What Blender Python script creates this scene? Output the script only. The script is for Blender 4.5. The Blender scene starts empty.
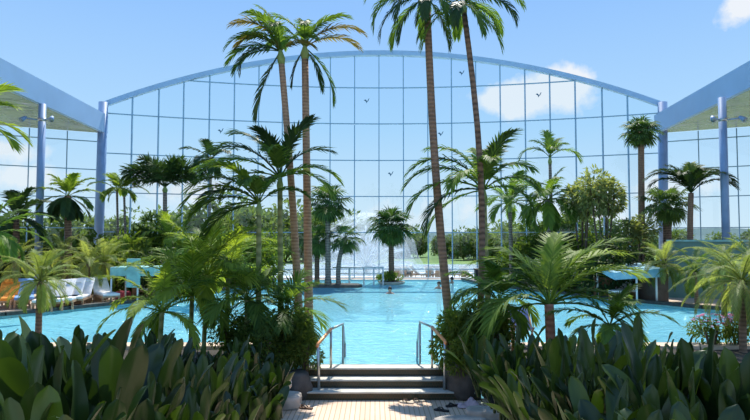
import bpy, bmesh, math, random
from mathutils import Vector, Matrix
R = math.radians
sc = bpy.context.scene
COL = sc.collection
rnd = random.Random(7)

# ------------------------------------------------------------------ camera maths
F = 605.0; EYE = 2.5; PITCH = math.atan(30 / F)
CP, SP = math.cos(PITCH), math.sin(PITCH)
def P(px, py, d):
    """point at depth Y = d seen at photo pixel (px, py)"""
    a, b = px - 375.0, 210.0 - py
    y = F * CP - b * SP; z = F * SP + b * CP
    k = d / y
    return Vector((a * k, d, EYE + z * k))
def G(px, d, z=0.0):
    """point on height z at depth d in the column of photo pixel px"""
    zc = d * CP + (z - EYE) * SP
    return Vector(((px - 375.0) * zc / F, d, z))

# ------------------------------------------------------------------ materials
def new_mat(name):
    m = bpy.data.materials.new(name); m.use_nodes = True
    nt = m.node_tree; nt.nodes.clear()
    out = nt.nodes.new('ShaderNodeOutputMaterial')
    return m, nt, out
def N(nt, t, **kw):
    n = nt.nodes.new(t)
    for k, v in kw.items():
        if k.startswith('i_'):
            n.inputs[k[2:].replace('_', ' ')].default_value = v
        else:
            setattr(n, k, v)
    return n
def c4(c): return (c[0], c[1], c[2], 1.0)
def ramp(nt, stops):
    n = nt.nodes.new('ShaderNodeValToRGB'); e = n.color_ramp.elements
    while len(e) < len(stops): e.new(0.5)
    for el, (p, c) in zip(e, stops): el.position = p; el.color = c4(c)
    return n
def mat(name, col, rough=0.6, metal=0.0, var=0.15, scale=6.0, bump=0.0, col2=None, spec=0.5):
    m, nt, out = new_mat(name)
    b = N(nt, 'ShaderNodeBsdfPrincipled'); L = nt.links.new
    b.inputs['Roughness'].default_value = rough; b.inputs['Metallic'].default_value = metal
    b.inputs['Specular IOR Level'].default_value = spec
    tc = N(nt, 'ShaderNodeTexCoord'); no = N(nt, 'ShaderNodeTexNoise'); no.inputs['Scale'].default_value = scale
    no.inputs['Detail'].default_value = 5
    L(tc.outputs['Object'], no.inputs['Vector'])
    lo = tuple(v * (1 - var) for v in col); hi = col2 or tuple(min(1, v * (1 + var)) for v in col)
    r = ramp(nt, [(0.3, lo), (0.7, hi)])
    L(no.outputs['Fac'], r.inputs['Fac']); L(r.outputs['Color'], b.inputs['Base Color'])
    if bump:
        bp = N(nt, 'ShaderNodeBump'); bp.inputs['Strength'].default_value = bump
        bp.inputs['Distance'].default_value = 0.05
        L(no.outputs['Fac'], bp.inputs['Height']); L(bp.outputs['Normal'], b.inputs['Normal'])
    L(b.outputs['BSDF'], out.inputs['Surface'])
    return m
def leaf_mat(name, col, col2, trans=0.4, rough=0.52, tcol=None, scale=3.0, spec=0.18):
    """leaf: glossy skin plus light let through from behind; each leaf differs a little"""
    m, nt, out = new_mat(name); L = nt.links.new
    oi = N(nt, 'ShaderNodeObjectInfo'); geo = N(nt, 'ShaderNodeNewGeometry')
    tc = N(nt, 'ShaderNodeTexCoord'); no = N(nt, 'ShaderNodeTexNoise'); no.inputs['Scale'].default_value = scale
    L(tc.outputs['Object'], no.inputs['Vector'])
    ad = N(nt, 'ShaderNodeMath', operation='MULTIPLY_ADD'); L(oi.outputs['Random'], ad.inputs[0]); ad.inputs[1].default_value = 0.5
    s2 = N(nt, 'ShaderNodeMath', operation='MULTIPLY_ADD'); L(geo.outputs['Random Per Island'], s2.inputs[0]); s2.inputs[1].default_value = 0.45
    n2 = N(nt, 'ShaderNodeMath', operation='MULTIPLY'); L(no.outputs['Fac'], n2.inputs[0]); n2.inputs[1].default_value = 0.25
    L(n2.outputs[0], s2.inputs[2]); L(s2.outputs[0], ad.inputs[2])
    r = ramp(nt, [(0.15, col), (0.95, col2)]); L(ad.outputs[0], r.inputs['Fac'])
    b = N(nt, 'ShaderNodeBsdfPrincipled'); b.inputs['Roughness'].default_value = rough
    b.inputs['Specular IOR Level'].default_value = spec
    L(r.outputs['Color'], b.inputs['Base Color'])
    t = N(nt, 'ShaderNodeBsdfTranslucent')
    hs = N(nt, 'ShaderNodeMixRGB', blend_type='MULTIPLY'); hs.inputs['Fac'].default_value = 1.0
    hs.inputs['Color2'].default_value = c4(tcol or (1.7, 1.65, 0.65))
    L(r.outputs['Color'], hs.inputs['Color1']); L(hs.outputs['Color'], t.inputs['Color'])
    mx = N(nt, 'ShaderNodeMixShader'); mx.inputs['Fac'].default_value = trans
    L(b.outputs['BSDF'], mx.inputs[1]); L(t.outputs['BSDF'], mx.inputs[2]); L(mx.outputs[0], out.inputs['Surface'])
    return m
def trunk_mat(name, c1, c2, rings=14.0):
    m, nt, out = new_mat(name); L = nt.links.new
    tc = N(nt, 'ShaderNodeTexCoord')
    w = N(nt, 'ShaderNodeTexWave', wave_type='BANDS', bands_direction='Z')
    w.inputs['Scale'].default_value = rings / 6.28; w.inputs['Distortion'].default_value = 1.5; w.inputs['Detail'].default_value = 2
    L(tc.outputs['Object'], w.inputs['Vector'])
    no = N(nt, 'ShaderNodeTexNoise'); no.inputs['Scale'].default_value = 9; L(tc.outputs['Object'], no.inputs['Vector'])
    mx = N(nt, 'ShaderNodeMath', operation='MULTIPLY_ADD'); L(w.outputs['Fac'], mx.inputs[0]); mx.inputs[1].default_value = 0.45
    L(no.outputs['Fac'], mx.inputs[2])
    r = ramp(nt, [(0.35, c1), (0.9, c2)]); L(mx.outputs[0], r.inputs['Fac'])
    b = N(nt, 'ShaderNodeBsdfPrincipled'); b.inputs['Roughness'].default_value = 0.85
    L(r.outputs['Color'], b.inputs['Base Color'])
    bp = N(nt, 'ShaderNodeBump'); bp.inputs['Strength'].default_value = 0.35; bp.inputs['Distance'].default_value = 0.03
    L(w.outputs['Fac'], bp.inputs['Height']); L(bp.outputs['Normal'], b.inputs['Normal'])
    L(b.outputs['BSDF'], out.inputs['Surface'])
    return m

M = {}
M['steel_blue'] = mat('steel_blue', (0.22, 0.34, 0.54), 0.45, 0.0, 0.08, 2)
M['steel_pale'] = mat('steel_pale', (0.36, 0.55, 0.74), 0.4, 0.0, 0.06, 2)
M['mullion'] = mat('mullion', (0.24, 0.42, 0.56), 0.45, 0.1, 0.1, 2)
M['fascia'] = mat('fascia', (0.33, 0.50, 0.72), 0.5, 0.0, 0.06, 0.7)
M['steel'] = mat('brushed_steel', (0.55, 0.55, 0.52), 0.3, 0.9, 0.1, 10)
M['copper'] = mat('copper_rail', (0.85, 0.36, 0.14), 0.3, 0.35, 0.1, 10)
M['white_paint'] = mat('white_paint', (0.78, 0.78, 0.76), 0.5, 0, 0.04, 5)
M['white_cloth'] = mat('white_cloth', (0.80, 0.78, 0.76), 0.9, 0, 0.06, 8, 0.2)
M['orange_cloth'] = mat('orange_cloth', (0.85, 0.30, 0.04), 0.9, 0, 0.15, 12, 0.2)
M['blue_cloth'] = mat('blue_cloth', (0.10, 0.28, 0.72), 0.9, 0, 0.2, 6, 0.2, col2=(0.35, 0.55, 0.85))
M['red_cloth'] = mat('red_cloth', (0.62, 0.10, 0.14), 0.9, 0, 0.2, 12, 0.2)
M['lilac_cloth'] = mat('lilac_cloth', (0.36, 0.38, 0.62), 0.9, 0, 0.12, 8, 0.2)
M['pink_cloth'] = mat('pink_cloth', (0.62, 0.45, 0.47), 0.95, 0, 0.15, 12, 0.3)
M['wood'] = mat('brown_wood', (0.23, 0.10, 0.045), 0.6, 0, 0.3, 7, 0.1)
M['wood_pale'] = mat('pale_wood', (0.50, 0.30, 0.17), 0.6, 0, 0.2, 7, 0.1)
M['panel_brown'] = mat('dark_panel', (0.13, 0.09, 0.07), 0.7, 0, 0.2, 5)
M['turquoise'] = mat('turquoise_canvas', (0.24, 0.50, 0.47), 0.7, 0, 0.2, 4)
M['blue_canvas'] = mat('blue_canvas', (0.16, 0.42, 0.60), 0.7, 0, 0.12, 3, col2=(0.36, 0.62, 0.70))
M['teal_wall'] = mat('teal_wall', (0.10, 0.22, 0.19), 0.5, 0, 0.12, 2)
M['black'] = mat('black_rubber', (0.015, 0.015, 0.017), 0.6, 0, 0.2, 10)
M['beige_foam'] = mat('beige_foam', (0.62, 0.52, 0.38), 0.8, 0, 0.1, 20)
M['brown_foam'] = mat('brown_foam', (0.13, 0.07, 0.04), 0.8, 0, 0.1, 20)
M['stone'] = mat('grey_stone', (0.50, 0.44, 0.37), 0.85, 0, 0.25, 5, 0.5)
M['stone_dark'] = mat('dark_stone', (0.10, 0.085, 0.07), 0.9, 0, 0.35, 5, 0.5)
M['soil'] = mat('dark_soil', (0.035, 0.028, 0.020), 0.95, 0, 0.4, 8, 0.6)
M['coping'] = mat('beige_coping', (0.60, 0.46, 0.33), 0.75, 0, 0.1, 3)
M['deck'] = mat('sandy_deck', (0.52, 0.40, 0.30), 0.8, 0, 0.15, 2)
M['pool_edge'] = mat('dark_pool_edge', (0.05, 0.055, 0.05), 0.6, 0, 0.4, 9)
M['terrace'] = mat('pale_terrace', (0.72, 0.74, 0.74), 0.8, 0, 0.05, 1)
M['skin'] = mat('skin', (0.50, 0.28, 0.19), 0.55, 0, 0.06, 8)
M['hair'] = mat('dark_hair', (0.025, 0.017, 0.012), 0.6, 0, 0.2, 20)
M['sticker'] = mat('bird_sticker', (0.10, 0.20, 0.28), 0.6, 0, 0.05, 5)
M['lamp_glass'] = mat('lamp_glass', (0.25, 0.3, 0.33), 0.15, 0.3, 0.05, 5)
M['lawn'] = mat('lawn', (0.10, 0.20, 0.035), 0.9, 0, 0.25, 0.15, col2=(0.20, 0.32, 0.06))
M['hill'] = mat('hazy_hill_forest', (0.075, 0.135, 0.13), 0.95, 0, 0.2, 0.012)  # blue-green base colour has the distance haze painted into it
M['flower'] = mat('pink_petal', (0.70, 0.16, 0.36), 0.7, 0, 0.2, 12)
M['tread'] = mat('tread_stone', (0.56, 0.53, 0.45), 0.7, 0, 0.18, 4, 0.1)

M['trunk_brown'] = trunk_mat('trunk_brown', (0.16, 0.10, 0.065), (0.29, 0.18, 0.115), 22)
M['trunk_tan'] = trunk_mat('trunk_tan', (0.27, 0.155, 0.09), (0.44, 0.27, 0.165), 26)
M['trunk_red'] = trunk_mat('trunk_red', (0.24, 0.09, 0.055), (0.42, 0.19, 0.12), 18)
M['trunk_dark'] = trunk_mat('trunk_dark', (0.075, 0.045, 0.03), (0.24, 0.15, 0.10), 16)
M['trunk_grey'] = trunk_mat('trunk_grey', (0.10, 0.085, 0.07), (0.30, 0.25, 0.20), 14)
M['trunk_green'] = trunk_mat('trunk_green', (0.13, 0.16, 0.05), (0.34, 0.33, 0.14), 10)
M['crownshaft'] = trunk_mat('crownshaft', (0.16, 0.24, 0.07), (0.30, 0.38, 0.13), 3)
M['bark'] = mat('bark', (0.12, 0.085, 0.06), 0.9, 0, 0.3, 8, 0.4)

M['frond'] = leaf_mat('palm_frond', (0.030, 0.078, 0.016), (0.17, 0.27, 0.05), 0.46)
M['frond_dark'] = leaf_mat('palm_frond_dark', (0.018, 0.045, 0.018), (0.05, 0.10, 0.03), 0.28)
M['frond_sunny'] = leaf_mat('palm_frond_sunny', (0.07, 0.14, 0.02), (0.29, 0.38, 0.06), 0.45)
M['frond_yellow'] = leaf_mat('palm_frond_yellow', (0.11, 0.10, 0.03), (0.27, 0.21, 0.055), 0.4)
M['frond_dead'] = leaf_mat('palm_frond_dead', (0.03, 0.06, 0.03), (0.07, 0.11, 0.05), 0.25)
M['fine'] = leaf_mat('date_palm_frond', (0.10, 0.15, 0.04), (0.32, 0.37, 0.13), 0.45)
M['fan'] = leaf_mat('fan_leaf', (0.025, 0.065, 0.025), (0.10, 0.18, 0.05), 0.35)
M['fan_old'] = leaf_mat('fan_leaf_old', (0.10, 0.07, 0.03), (0.17, 0.15, 0.06), 0.25)
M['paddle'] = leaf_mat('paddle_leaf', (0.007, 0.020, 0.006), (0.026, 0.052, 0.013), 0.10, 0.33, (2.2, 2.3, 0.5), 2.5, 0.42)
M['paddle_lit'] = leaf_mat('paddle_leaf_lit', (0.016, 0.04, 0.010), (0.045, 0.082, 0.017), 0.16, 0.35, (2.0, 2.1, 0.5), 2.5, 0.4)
M['stalk'] = mat('green_stalk', (0.10, 0.15, 0.04), 0.5, 0, 0.2, 6)
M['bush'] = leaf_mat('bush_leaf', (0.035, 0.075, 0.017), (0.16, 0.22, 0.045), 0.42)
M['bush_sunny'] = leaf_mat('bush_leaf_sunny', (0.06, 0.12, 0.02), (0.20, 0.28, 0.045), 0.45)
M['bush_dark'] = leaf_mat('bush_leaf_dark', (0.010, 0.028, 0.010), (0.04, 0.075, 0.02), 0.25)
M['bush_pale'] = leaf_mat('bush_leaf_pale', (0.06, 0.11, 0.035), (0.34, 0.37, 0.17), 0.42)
M['tree'] = leaf_mat('tree_leaf', (0.06, 0.11, 0.035), (0.20, 0.27, 0.085), 0.35)

def tiles(name, c1, c2, mortar, sx, sy, msize=0.03, rough=0.4, coord='Object', rot=None, offs=0.5):
    m, nt, out = new_mat(name); L = nt.links.new
    tc = N(nt, 'ShaderNodeTexCoord'); mp = N(nt, 'ShaderNodeMapping')
    if rot: mp.inputs['Rotation'].default_value = rot
    L(tc.outputs[coord], mp.inputs['Vector'])
    b = N(nt, 'ShaderNodeTexBrick'); b.offset = offs
    b.inputs['Color1'].default_value = c4(c1); b.inputs['Color2'].default_value = c4(c2); b.inputs['Mortar'].default_value = c4(mortar)
    b.inputs['Scale'].default_value = 1; b.inputs['Brick Width'].default_value = sx; b.inputs['Row Height'].default_value = sy
    b.inputs['Mortar Size'].default_value = msize; b.inputs['Bias'].default_value = 0.0
    L(mp.outputs[0], b.inputs['Vector'])
    no = N(nt, 'ShaderNodeTexNoise'); no.inputs['Scale'].default_value = 1.3; no.inputs['Detail'].default_value = 6; L(tc.outputs[coord], no.inputs['Vector'])
    mx = N(nt, 'ShaderNodeMixRGB', blend_type='MULTIPLY'); mx.inputs['Fac'].default_value = 0.5
    r = ramp(nt, [(0.3, (0.72, 0.72, 0.70)), (0.6, (1, 1, 1))]); L(no.outputs['Fac'], r.inputs['Fac'])
    L(b.outputs['Color'], mx.inputs['Color1']); L(r.outputs['Color'], mx.inputs['Color2'])
    p = N(nt, 'ShaderNodeBsdfPrincipled'); p.inputs['Roughness'].default_value = rough
    L(mx.outputs['Color'], p.inputs['Base Color']); L(p.outputs['BSDF'], out.inputs['Surface'])
    return m
M['floor'] = tiles('ribbed_floor_tiles', (0.74, 0.55, 0.40), (0.68, 0.49, 0.34), (0.46, 0.30, 0.18), 0.085, 9.0, 0.009, 0.7, offs=0.0)
M['mosaic'] = tiles('green_brown_mosaic', (0.040, 0.034, 0.012), (0.012, 0.034, 0.018), (0.075, 0.042, 0.018), 0.05, 0.05, 0.006, 0.35, rot=(R(90), 0, 0))
M['pool_tile'] = tiles('turquoise_pool_tile', (0.42, 0.86, 0.93), (0.38, 0.82, 0.91), (0.55, 0.9, 0.94), 0.30, 0.30, 0.012, 0.4, offs=0.0)

# clear pool water, rippled
def water_mat(name, tint, bump, sc1, refl=1.0, cloud=(0.30, 0.74, 0.85), turb=0.5):
    m, nt, out = new_mat(name); L = nt.links.new
    tc = N(nt, 'ShaderNodeTexCoord'); mp = N(nt, 'ShaderNodeMapping'); mp.inputs['Scale'].default_value = (0.75, 1.3, 1)
    L(tc.outputs['Object'], mp.inputs['Vector'])
    n1 = N(nt, 'ShaderNodeTexNoise'); n1.inputs['Scale'].default_value = sc1; n1.inputs['Detail'].default_value = 4; n1.inputs['Distortion'].default_value = 0.8
    L(mp.outputs[0], n1.inputs['Vector'])
    bp = N(nt, 'ShaderNodeBump'); bp.inputs['Strength'].default_value = bump; bp.inputs['Distance'].default_value = 0.35
    L(n1.outputs['Fac'], bp.inputs['Height'])
    tp = N(nt, 'ShaderNodeBsdfTransparent'); tp.inputs['Color'].default_value = c4(tint)
    gl = N(nt, 'ShaderNodeBsdfGlossy'); gl.inputs['Roughness'].default_value = 0.06
    fr = N(nt, 'ShaderNodeFresnel'); fr.inputs['IOR'].default_value = 1.33
    for n in (fr, gl): L(bp.outputs['Normal'], n.inputs['Normal'])
    k = N(nt, 'ShaderNodeMath', operation='MULTIPLY'); k.inputs[1].default_value = refl; L(fr.outputs[0], k.inputs[0])
    df = N(nt, 'ShaderNodeBsdfDiffuse'); df.inputs['Color'].default_value = c4(cloud); L(bp.outputs['Normal'], df.inputs['Normal'])
    tb = N(nt, 'ShaderNodeMixShader'); tb.inputs[0].default_value = turb; L(tp.outputs[0], tb.inputs[1]); L(df.outputs[0], tb.inputs[2])
    mx = N(nt, 'ShaderNodeMixShader'); L(k.outputs[0], mx.inputs[0]); L(tb.outputs[0], mx.inputs[1]); L(gl.outputs[0], mx.inputs[2])
    L(mx.outputs[0], out.inputs['Surface'])
    return m
M['water'] = water_mat('pool_water', (0.92, 0.99, 1.0), 0.9, 3.2, 0.6)
M['lake'] = water_mat('outdoor_water', (0.9, 0.97, 0.98), 0.5, 0.8, 0.7, (0.7, 0.8, 0.84))
def glass_mat(name, tint, refl):
    m, nt, out = new_mat(name); L = nt.links.new
    tp = N(nt, 'ShaderNodeBsdfTransparent'); tp.inputs['Color'].default_value = c4(tint)
    gl = N(nt, 'ShaderNodeBsdfGlossy'); gl.inputs['Roughness'].default_value = 0.01
    mx = N(nt, 'ShaderNodeMixShader'); mx.inputs[0].default_value = refl
    L(tp.outputs[0], mx.inputs[1]); L(gl.outputs[0], mx.inputs[2]); L(mx.outputs[0], out.inputs['Surface'])
    return m
M['glass'] = glass_mat('clear_glazing', (0.90, 0.97, 1.0), 0.06)
def spray_mat(name, alpha):
    m, nt, out = new_mat(name); L = nt.links.new
    tp = N(nt, 'ShaderNodeBsdfTransparent'); d = N(nt, 'ShaderNodeBsdfDiffuse'); d.inputs['Color'].default_value = (0.85, 0.88, 0.9, 1)
    t = N(nt, 'ShaderNodeBsdfTranslucent'); t.inputs['Color'].default_value = (0.85, 0.88, 0.9, 1)
    a = N(nt, 'ShaderNodeMixShader'); a.inputs[0].default_value = 0.5; L(d.outputs[0], a.inputs[1]); L(t.outputs[0], a.inputs[2])
    mx = N(nt, 'ShaderNodeMixShader'); mx.inputs[0].default_value = alpha
    L(tp.outputs[0], mx.inputs[1]); L(a.outputs[0], mx.inputs[2]); L(mx.outputs[0], out.inputs['Surface'])
    return m
M['jet'] = spray_mat('water_jet', 0.55)
M['mist'] = spray_mat('fountain_mist', 0.16)
# mirror-like panelled soffit
def soffit_mat():
    m, nt, out = new_mat('mirror_soffit'); L = nt.links.new
    tc = N(nt, 'ShaderNodeTexCoord'); no = N(nt, 'ShaderNodeTexNoise'); no.inputs['Scale'].default_value = 0.45; no.inputs['Detail'].default_value = 4
    L(tc.outputs['Object'], no.inputs['Vector'])
    bp = N(nt, 'ShaderNodeBump'); bp.inputs['Strength'].default_value = 0.6; bp.inputs['Distance'].default_value = 0.5; L(no.outputs['Fac'], bp.inputs['Height'])
    b = N(nt, 'ShaderNodeBsdfPrincipled'); b.inputs['Base Color'].default_value = (0.46, 0.41, 0.50, 1)
    b.inputs['Metallic'].default_value = 0.4; b.inputs['Roughness'].default_value = 0.22
    L(bp.outputs['Normal'], b.inputs['Normal']); L(b.outputs['BSDF'], out.inputs['Surface'])
    return m
M['soffit'] = soffit_mat()

# ------------------------------------------------------------------ mesh helpers
class MB:
    def __init__(s): s.v = []; s.f = []; s.smooth = False
    def quad(s, a, b, c, d):
        n = len(s.v); s.v += [a, b, c, d]; s.f.append((n, n+1, n+2, n+3))
    def box(s, lo, hi, rot=None, piv=None):
        x0, y0, z0 = lo; x1, y1, z1 = hi; n = len(s.v)
        vs = [Vector(p) for p in ((x0,y0,z0),(x1,y0,z0),(x1,y1,z0),(x0,y1,z0),(x0,y0,z1),(x1,y0,z1),(x1,y1,z1),(x0,y1,z1))]
        if rot is not None:
            pv = Vector(piv or (0,0,0)); vs = [rot @ (v - pv) + pv for v in vs]
        s.v += vs
        s.f += [tuple(n+i for i in q) for q in ((3,2,1,0),(4,5,6,7),(0,1,5,4),(1,2,6,5),(2,3,7,6),(3,0,4,7))]
        return s
    def bar(s, a, b, w, h=None, up=Vector((0,0,1))):
        a = Vector(a); b = Vector(b); h = h or w; t = (b - a).normalized()
        sd = t.cross(up)
        if sd.length < 1e-4: sd = t.cross(Vector((0,1,0)))
        sd.normalize(); u = sd.cross(t); n = len(s.v)
        for p in (a, b):
            s.v += [p - sd*w/2 - u*h/2, p + sd*w/2 - u*h/2, p + sd*w/2 + u*h/2, p - sd*w/2 + u*h/2]
        s.f += [tuple(n+i for i in q) for q in ((0,3,2,1),(4,5,6,7),(0,1,5,4),(1,2,6,5),(2,3,7,6),(3,0,4,7))]
        return s
    def tube(s, pts, radii, n=8, cap=True):
        pts = [Vector(p) for p in pts]
        if not hasattr(radii, '__len__'): radii = [radii] * len(pts)
        ref = Vector((0, 1, 0)); base = len(s.v)
        t0 = (pts[1] - pts[0]).normalized()
        if abs(t0.dot(ref)) > 0.9: ref = Vector((1, 0, 0))
        u = (ref - t0 * ref.dot(t0)).normalized()
        for i, p in enumerate(pts):
            t = (pts[min(i+1, len(pts)-1)] - pts[max(i-1, 0)]).normalized()
            u = (u - t * u.dot(t)).normalized(); w = t.cross(u)
            for k in range(n):
                a = 2 * math.pi * k / n
                s.v.append(p + (u * math.cos(a) + w * math.sin(a)) * radii[i])
        for i in range(len(pts) - 1):
            for k in range(n):
                a = base + i*n + k; b = base + i*n + (k+1) % n
                s.f.append((a, b, b + n, a + n))
        if cap:
            s.f.append(tuple(base + k for k in reversed(range(n))))
            e = base + (len(pts)-1)*n; s.f.append(tuple(e + k for k in range(n)))
        s.smooth = True
        return s
    def build(s, name, m, parent=None, loc=None, smooth=None, bevel=0):
        me = bpy.data.meshes.new(name); me.from_pydata([tuple(v) for v in s.v], [], s.f); me.update()
        o = bpy.data.objects.new(name, me); COL.objects.link(o); me.materials.append(m)
        if (s.smooth if smooth is None else smooth): me.polygons.foreach_set('use_smooth', [True] * len(me.polygons))
        if parent is not None: o.parent = parent
        if loc is not None: o.location = loc
        if bevel:
            b = o.modifiers.new('soft_edge', 'BEVEL'); b.width = bevel; b.segments = 2; b.limit_method = 'ANGLE'
        return o
def tag(o, label=None, cat=None, group=None, kind=None):
    for k, v in (('label', label), ('category', cat), ('group', group), ('kind', kind)):
        if v: o[k] = v
    return o
def empty(name, loc, rz=0.0):
    o = bpy.data.objects.new(name, None); COL.objects.link(o); o.location = loc; o.rotation_euler = (0, 0, rz)
    o.empty_display_size = 0.1
    return o
def copy_tree(o, parent=None):
    c = o.copy(); COL.objects.link(c)
    if parent is not None: c.parent = parent
    for ch in list(o.children): copy_tree(ch, c)
    return c
def structure(mb, name, m, label=None, **kw):
    return tag(mb.build(name, m, **kw), label, None, None, 'structure')

# ------------------------------------------------------------------ setting: pool, decks, steps
CX = 0.14
pool = [(-18, 14.2), (-2.3, 14.2), (-1.75, 13.4), (-1.5 + CX, 12.32), (1.5 + CX, 12.32), (2.0, 13.4), (2.6, 14.2), (18, 14.2),
        (16.5, 18.8), (14.2, 20.4), (12.0, 22.2), (10.3, 25.0), (8.0, 29.5), (6.2, 33.5), (5.6, 38.4), (-6.4, 38.4), (-6.8, 33.6), (-8.0, 29.0),
        (-9.6, 24.4), (-12.3, 20.2), (-15.0, 18.0)]
def ring_fill(outer, inner, z, name, m, label):
    bm = bmesh.new(); ed = []
    for loop in (outer, inner):
        vs = [bm.verts.new((x, y, z)) for x, y in loop]
        for i in range(len(vs)): ed.append(bm.edges.new((vs[i], vs[(i+1) % len(vs)])))
    bmesh.ops.triangle_fill(bm, edges=ed, use_beauty=True)
    bmesh.ops.recalc_face_normals(bm, faces=bm.faces[:])
    for f in bm.faces:
        if f.normal.z < 0: f.normal_flip()
    me = bpy.data.meshes.new(name); bm.to_mesh(me); bm.free()
    o = bpy.data.objects.new(name, me); COL.objects.link(o); me.materials.append(m)
    return tag(o, label, None, None, 'structure')
XC = 0.46
def fac_y(x): return 40.0 - (x - XC) ** 2 / 82.0
outer = [(-30, 12.30), (-1.95 + CX, 12.30), (1.95 + CX, 12.30), (30, 12.30), (30, 29.5), (17.5, 36.4)] + [(x, fac_y(x) - 0.02) for x in (12, 8, 4, 0, -4, -8, -12)] + [(-16.6, 36.4), (-30, 29.5)]
ring_fill(outer, pool, 0.0, 'floor_deck', M['deck'], 'sandy deck around the pool')
w = MB()
for i in range(len(pool)):
    a = pool[i]; b = pool[(i+1) % len(pool)]
    w.quad(Vector((*a, 0.0)), Vector((*b, 0.0)), Vector((*b, -1.4)), Vector((*a, -1.4)))
structure(w, 'wall_pool', M['pool_tile'], 'pool side walls')
bm = MB(); bm.v = [Vector((x, y, -1.4)) for x, y in pool]; bm.f = [tuple(range(len(pool)))]
structure(bm, 'floor_pool', M['pool_tile'], 'turquoise pool bottom')
bm = MB(); bm.v = [Vector((x, y, -0.09)) for x, y in pool]; bm.f = [tuple(range(len(pool)))]
tag(bm.build('pool_water', M['water']), 'clear rippled turquoise water of the indoor pool', 'water', None, 'structure')
# raised dark kerb round the far banks
def kerb(pts, name, m, wd, h, label):
    k = MB()
    for a, b in zip(pts[:-1], pts[1:]):
        k.bar(Vector((*a, h/2)), Vector((*b, h/2)), wd, h)
    return structure(k, name, m, label)
kerb([(18, 16.5)] + pool[8:15], 'kerb_edge', M['pool_edge'], 0.35, 0.12, 'dark pool kerb')
kerb(pool[15:] + [(-18, 16.0)], 'kerb_edge', M['pool_edge'], 0.35, 0.12, 'dark pool kerb')
# lower floor and steps
f = MB(); f.quad(Vector((-2.6, -8, -0.45)), Vector((2.8, -8, -0.45)), Vector((2.8, 11.45, -0.45)), Vector((-2.6, 11.45, -0.45)))
structure(f, 'floor', M['floor'], 'ribbed beige floor before the steps')
st = empty('pool_steps', (CX, 11.3, -0.45)); tag(st, 'wide mosaic steps rising to the pool between two handrails', 'steps', None, 'structure')
for i in range(3):
    y0 = i * 0.33; z1 = (i + 1) * 0.15; hw = 1.62 + 0.10 * (2 - i)
    MB().box((-hw, y0 + 0.012, z1 - 0.15 + 0.001), (hw, 1.0 if i < 2 else 1.02, z1 - 0.025)).build('riser', M['mosaic'], st)
    MB().box((-hw - 0.01, y0, z1 - 0.03), (hw + 0.01, (y0 + 0.33) if i < 2 else 1.04, z1)).build('tread', M['tread'], st, bevel=0.006)

# planting beds: banks of soil either side of the path
def bed(name, x0, x1, y0, y1, zf, seed, label):
    r = random.Random(seed); nx, ny = 26, 22; b = MB()
    for j in range(ny + 1):
        for i in range(nx + 1):
            u, v = i / nx, j / ny; x = x0 + (x1 - x0) * u; y = y0 + (y1 - y0) * v
            edge = min(1.0, 4 * min(v, 1 - v) + 0.0) if y1 < 13 else min(1.0, 6 * v)
            inn = min(1.0, 5 * ((1 - u) if x0 < x1 and x1 < 0 else u)) if abs(x1) < 3 or abs(x0) < 3 else 1
            z = zf(x, y) * 1.0 + r.uniform(-0.03, 0.05)
            if (x1 < 0 and i == nx) or (x0 > 0 and i == 0) : z = -0.47
            if j == 0: z = -0.47
            b.v.append(Vector((x, y, z)))
    for j in range(ny):
        for i in range(nx):
            a = j * (nx + 1) + i; b.f.append((a, a + 1, a + nx + 2, a + nx + 1))
    b.smooth = True
    return structure(b, name, M['soil'], label)
zb = lambda x, y: -0.12 + 0.18 * min(1, max(0, (y - 6) / 5))
bed('planting_bed_ground', -18, -1.78, 1.5, 13.75, zb, 3, 'dark soil bed')
bed('planting_bed_ground', 2.05, 18, 1.5, 13.75, zb, 4, 'dark soil bed')
def bed_z(x, y): return zb(x, y) - 0.02
# beige coping along the near side of the pool
for xa, xb, nm in ((-18, -2.35, 'a'), (2.65, 18, 'b')):
    structure(MB().box((xa, 13.72, -0.05), (xb, 14.22, 0.12)), 'coping_kerb', M['coping'], 'beige coping stone')

# ------------------------------------------------------------------ glass facade, side walls, roofs
HW = 17.0; ZS = P(97, 105, 36.5).z; ZT = P(375, 53.5, 40).z
sag = ZT - ZS; RA = (HW * HW + sag * sag) / (2 * sag)
def arch_z(x): return ZT - (RA - math.sqrt(max(0, RA * RA - (x - XC) ** 2)))
win = empty('window_1', (0, 40, 0)); tag(win, 'great arched glass facade closing the far end of the pool hall', 'window', None, 'structure')
W0 = Vector((0, 40, 0))
xs = []
for px in (131, 157.5, 182.5, 208.5, 233.5, 258, 282, 306, 330, 354.5, 379, 403.5, 428, 452, 476.5, 501, 526, 551, 576.5, 603.5, 629):
    x = 0.0
    for _ in range(8): x = P(px, 180, fac_y(x)).x
    xs.append(x)
xs = [x for x in xs if abs(x - XC) < HW - 1.1]
edges = [XC - HW] + xs + [XC + HW]
rows = [P(375, y, 40).z for y in (269, 232.5, 196.5, 160.5, 124, 88)]
gz = MB()
for a, b in zip(edges[:-1], edges[1:]):
    ya, yb = fac_y(a), fac_y(b)
    zs = [-0.15] + rows + [99]
    for z0, z1 in zip(zs[:-1], zs[1:]):
        ta, tb = min(z1, arch_z(a)), min(z1, arch_z(b))
        if ta - z0 < 0.02 and tb - z0 < 0.02: continue
        gz.quad(Vector((a, ya, z0)) - W0, Vector((b, yb, z0)) - W0, Vector((b, yb, max(tb, z0))) - W0, Vector((a, ya, max(ta, z0))) - W0)
gz.build('glazing', M['glass'], win)
for x in xs:
    MB().box((x - 0.03, fac_y(x) - 40 - 0.07, -0.15), (x + 0.03, fac_y(x) - 40 + 0.07, arch_z(x))).build('mullion', M['mullion'], win)
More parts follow.
